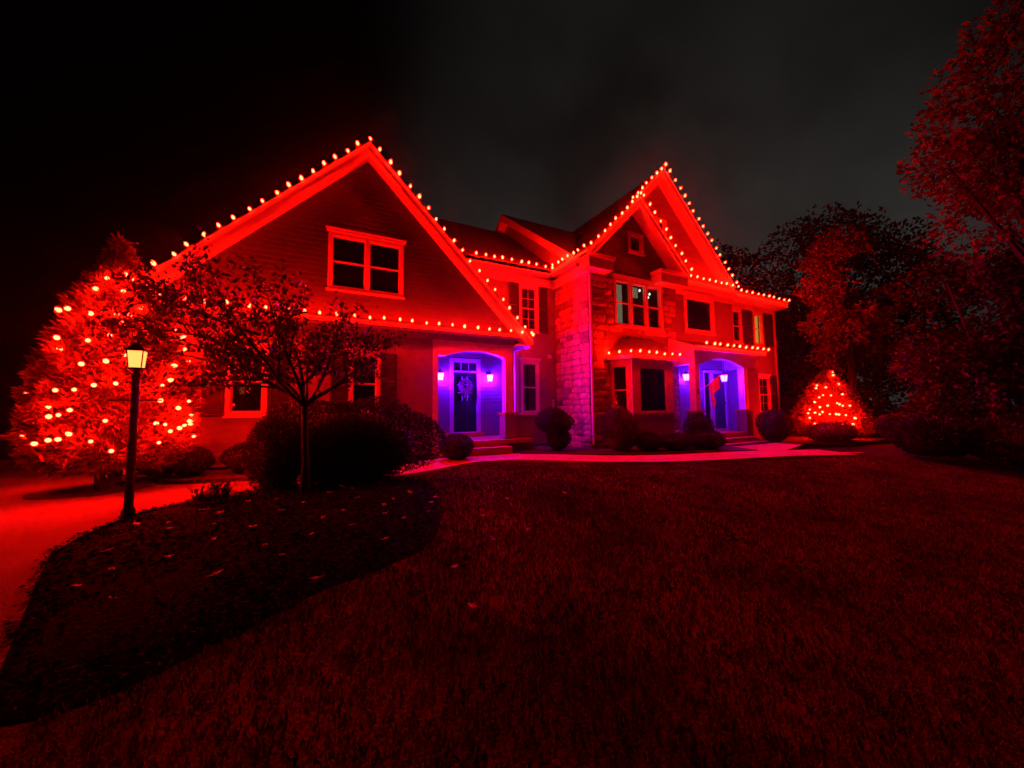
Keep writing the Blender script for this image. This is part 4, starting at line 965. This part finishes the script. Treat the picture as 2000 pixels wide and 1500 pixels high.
broad('lit_wood_tree', 'ragged tall tree glowing dim red behind the small lit conifer', (19.7, 7.45), [(19.5,7.4,8.1,.75),(19.0,7.55,7.3,.85),(20.0,7.2,7.2,.9),(19.1,7.6,6.2,.95),(20.2,7.1,6.0,1.0),(19.6,7.3,5.2,1.0),(18.9,7.8,4.6,.75),(20.6,7.0,4.7,.9),(19.3,7.4,3.9,.9),(20.3,7.2,3.4,.9),(18.9,7.7,3.3,.55),(21.2,6.8,5.6,.9),(21.4,6.8,4,.9)], mat_lit, 15000, .15, 12, .16)
broad('wood_tree', 'low dark tree far behind the small lit conifer', (25.5, 9.6), [(24.5,10,1.6,1.7),(26,9.4,2.4,2.0),(25.2,9.8,4.2,1.8),(23.6,10.4,1.2,1.3),(27.4,8.8,1.5,1.8)], m_treed, 9000, .22, 21, .15)
broad('wood_tree', 'low dark tree far behind the undergrowth right of the lit conifer', (27.5, 7), [(26.5,7.6,1.5,1.8),(28,6.8,2.6,2.0),(29.5,6.2,1.6,1.9),(27.4,7.1,4.4,1.9),(30.5,5.6,3,2.2)], m_treed, 9000, .22, 22, .15)
broad('wood_tree', 'low dark tree deep in the wood at the right edge', (27, 3.6), [(25.6,4.4,1.4,1.7),(27,3.6,2.4,2.0),(28.4,2.8,1.5,1.9),(26.6,3.8,4.2,1.9),(29,2.4,3.4,2.2)], m_treed, 9000, .22, 23, .15)
broad('wood_tree', 'low dark tree just past the right corner of the house', (22.6, 10.4), [(22.2,10.7,1.0,1.1),(22.9,10.2,2.0,1.3),(22.1,10.9,2.8,1.2),(23.4,9.8,1.0,1.2),(22.6,10.4,4.0,1.3),(23.6,9.7,3.2,1.2),(21.6,11.2,1.4,1.0)], m_treed, 11000, .18, 24, .14)
# wood edge undergrowth
for i, (c, rx, ry, h, lb) in enumerate((((13.6,3.6),.9,.8,.9,'dark undergrowth bush at the lawn edge nearest the path end'),((14.2,2.2),1.0,.9,1.2,'dark undergrowth bush at the lawn edge under the overhanging tree'),((20.3,5.4),1.4,1.0,1.5,'dark undergrowth bush right of the small lit conifer'),((16.2,4.7),1.0,.7,.9,'dark undergrowth bush between the lawn edge and the wood'),((19.6,8.9),1.0,.9,1.5,'dark undergrowth bush behind the small lit conifer'))):
    shrub('undergrowth_bush', lb, c, rx, ry, -drop(c[1]), h-drop(c[1]), m_treed, 6000, .1, amp=.2, seed=40+i)

# ---- grass, mulch chips, fallen leaves
def in_poly(x, y, P_):
    c = False; n = len(P_); j = n-1
    for i in range(n):
        xi, yi = P_[i][0], P_[i][1]; xj, yj = P_[j][0], P_[j][1]
        if (yi > y) != (yj > y) and x < (xj-xi)*(y-yi)/(yj-yi)+xi: c = not c
        j = i
    return c
walk_poly = Lf+Rg[::-1]
front_bed = [(4.85,8.95),(5.6,8.15),(6.6,7.35),(7.7,6.85),(9.3,6.4),(10.5,6.0),(10.75,7.0),(10.75,8.9),(7,8.9),(7,10.4),(4.9,10.4)]
def in_poly_np(X, Y, P_):
    c = np.zeros(len(X), bool); n = len(P_); j = n-1
    for i in range(n):
        xi, yi = P_[i][0], P_[i][1]; xj, yj = P_[j][0], P_[j][1]
        if yi != yj: c ^= ((yi > Y) != (yj > Y)) & (X < (xj-xi)*(Y-yi)/(yj-yi)+xi)
        j = i
    return c
NG = 330000
X = RNG.uniform(-1.1, 12.25, NG); Y = RNG.uniform(.3, 8.6, NG)
near = RNG.uniform(0, 1, NG) < np.clip(1.25-.05*np.hypot(X, Y), .5, 1)
cy_ = np.interp(X, [p[0] for p in ctr], [p[1] for p in ctr])
ok = near & (Y < cy_) & ~in_poly_np(X, Y, [(-.2+(p[0]+.2)*(.955+.03*math.sin(i*1.9)), 5+(p[1]-5)*(.955+.03*math.sin(i*1.9))) for i, p in enumerate(bed)]) & ~in_poly_np(X, Y, walk_poly) & ~in_poly_np(X, Y, drive) & ~in_poly_np(X, Y, front_bed)
X, Y = X[ok][:165000], Y[ok][:165000]
dr = .075*np.maximum(0, 4.5-Y)**1.3
G = np.stack([X, Y, -dr+.012*np.sin(1.7*X+.4*Y)+.012*np.sin(.9*Y-1.3*X+1)+.008*np.sin(3.1*X+2.3*Y)-.015], 1)
stuff(link('grass', leaf_mesh('grass', m_grass, G, np.tile([0, 0, 1.], (len(G), 1)), .042, .010, .35)), 'short mown grass of the front lawn', 'grass')
CH = []
while len(CH) < 14000:
    x = random.uniform(-2, 1.7); y = random.uniform(2.5, 7.1)
    if in_poly(x, y, bed): CH.append((x, y, bed_h(x, y)+.006))
CH = np.array(CH); dd = RNG.normal(0, 1, CH.shape); dd[:, 2] *= .15
stuff(link('mulch_chips', leaf_mesh('mulch_chips', mat('mulch_chip', (.02, .013, .009), .9, .5, 30, spec=.05), CH, dd, .04, .018, .2)), 'dark shredded bark chips on the front bed', 'mulch')
LM = []
for i in range(5):
    mb = MB(); n = 8; rnd = random.Random(i)
    vs = [(0, 0, .006)]
    for k_ in range(n):
        a = 2*math.pi*k_/n; r = .04*(1.4 if k_ % 2 == 0 else .75)*rnd.uniform(.8, 1.2); vs.append((math.cos(a)*r*1.25, math.sin(a)*r*.8, rnd.uniform(.0, .03)))
    mb.add(vs, [(0, k_+1, (k_+1) % n+1) for k_ in range(n)]); LM.append(mb.mesh('fallen_leaf', m_fall))
spots = [(-0.76,4.23),(-0.21,3.67),(0.05,3.22),(0.35,4.1),(0.86,4.15),(1.16,4.32),(-1.2,4.8),(-0.9,5.2),(-0.3,4.9),(0.5,5.2),(1.2,5.4),(1.3,6.0),(0.2,5.7),(-1.44,3.8),(-1.32,3.97),(-0.62,3.54),(1.06,3.09),(1.57,3.45),(2.3,4.6),(3.6,5.4),(0.99,2.52),(4.64,4.23),(1.73,4.06),(-0.4,5.6),(0.75,4.7),(-1.1,5.5),(1.45,5.0),(0.1,4.41),(-1.0,4.0),(-.5,4.4),(.6,3.7),(.3,4.6),(-1.5,4.4),(-1.3,5.1),(-.7,5.7),(.9,5.0),(1.1,5.8),(.5,5.9),(-.1,5.2),(-.85,4.7),(-1.15,3.5),(.7,4.35),(1.3,4.7),(.0,4.0),(-.35,3.9),(-1.6,5.3),(.95,6.3),(.4,6.1),(2.0,3.5),(2.6,5.6),(3.1,4.4)]
for i, (x, y) in enumerate(spots):
    o = bpy.data.objects.new('fallen_leaf', LM[i % 5]); COL.objects.link(o)
    z = (bed_h(x, y)+.01) if in_poly(x, y, bed) else lawn_h(x, y)+.03
    o.location = (x, y, z); o.rotation_euler = (random.uniform(-.3, .3), random.uniform(-.3, .3), random.uniform(0, 6)); s = random.uniform(.5, .95); o.scale = (s, s, s)
    tag(o, 'curled dry leaf fallen on the mulch or grass', 'leaf', 'fallen leaves scattered on bed and lawn')
print('boards', BOARDS[0], 'stones', NST[0])

# ---- thin haze volume added to imitate lens bloom round the bulbs
hz = MB().box(-120, 120, -120, 120, -2.2, 19).build('haze', m_dark); hz['kind'] = 'stuff'
hm = bpy.data.materials.new('bloom_haze'); hm.use_nodes = True; n = hm.node_tree.nodes; n.clear()
v = n.new('ShaderNodeVolumePrincipled'); v.inputs['Color'].default_value = (.9, .9, .9, 1)
v.inputs['Density'].default_value = .0007; v.inputs['Anisotropy'].default_value = .95
o = n.new('ShaderNodeOutputMaterial'); hm.node_tree.links.new(v.outputs[0], o.inputs['Volume'])
hz.data.materials.clear(); hz.data.materials.append(hm)
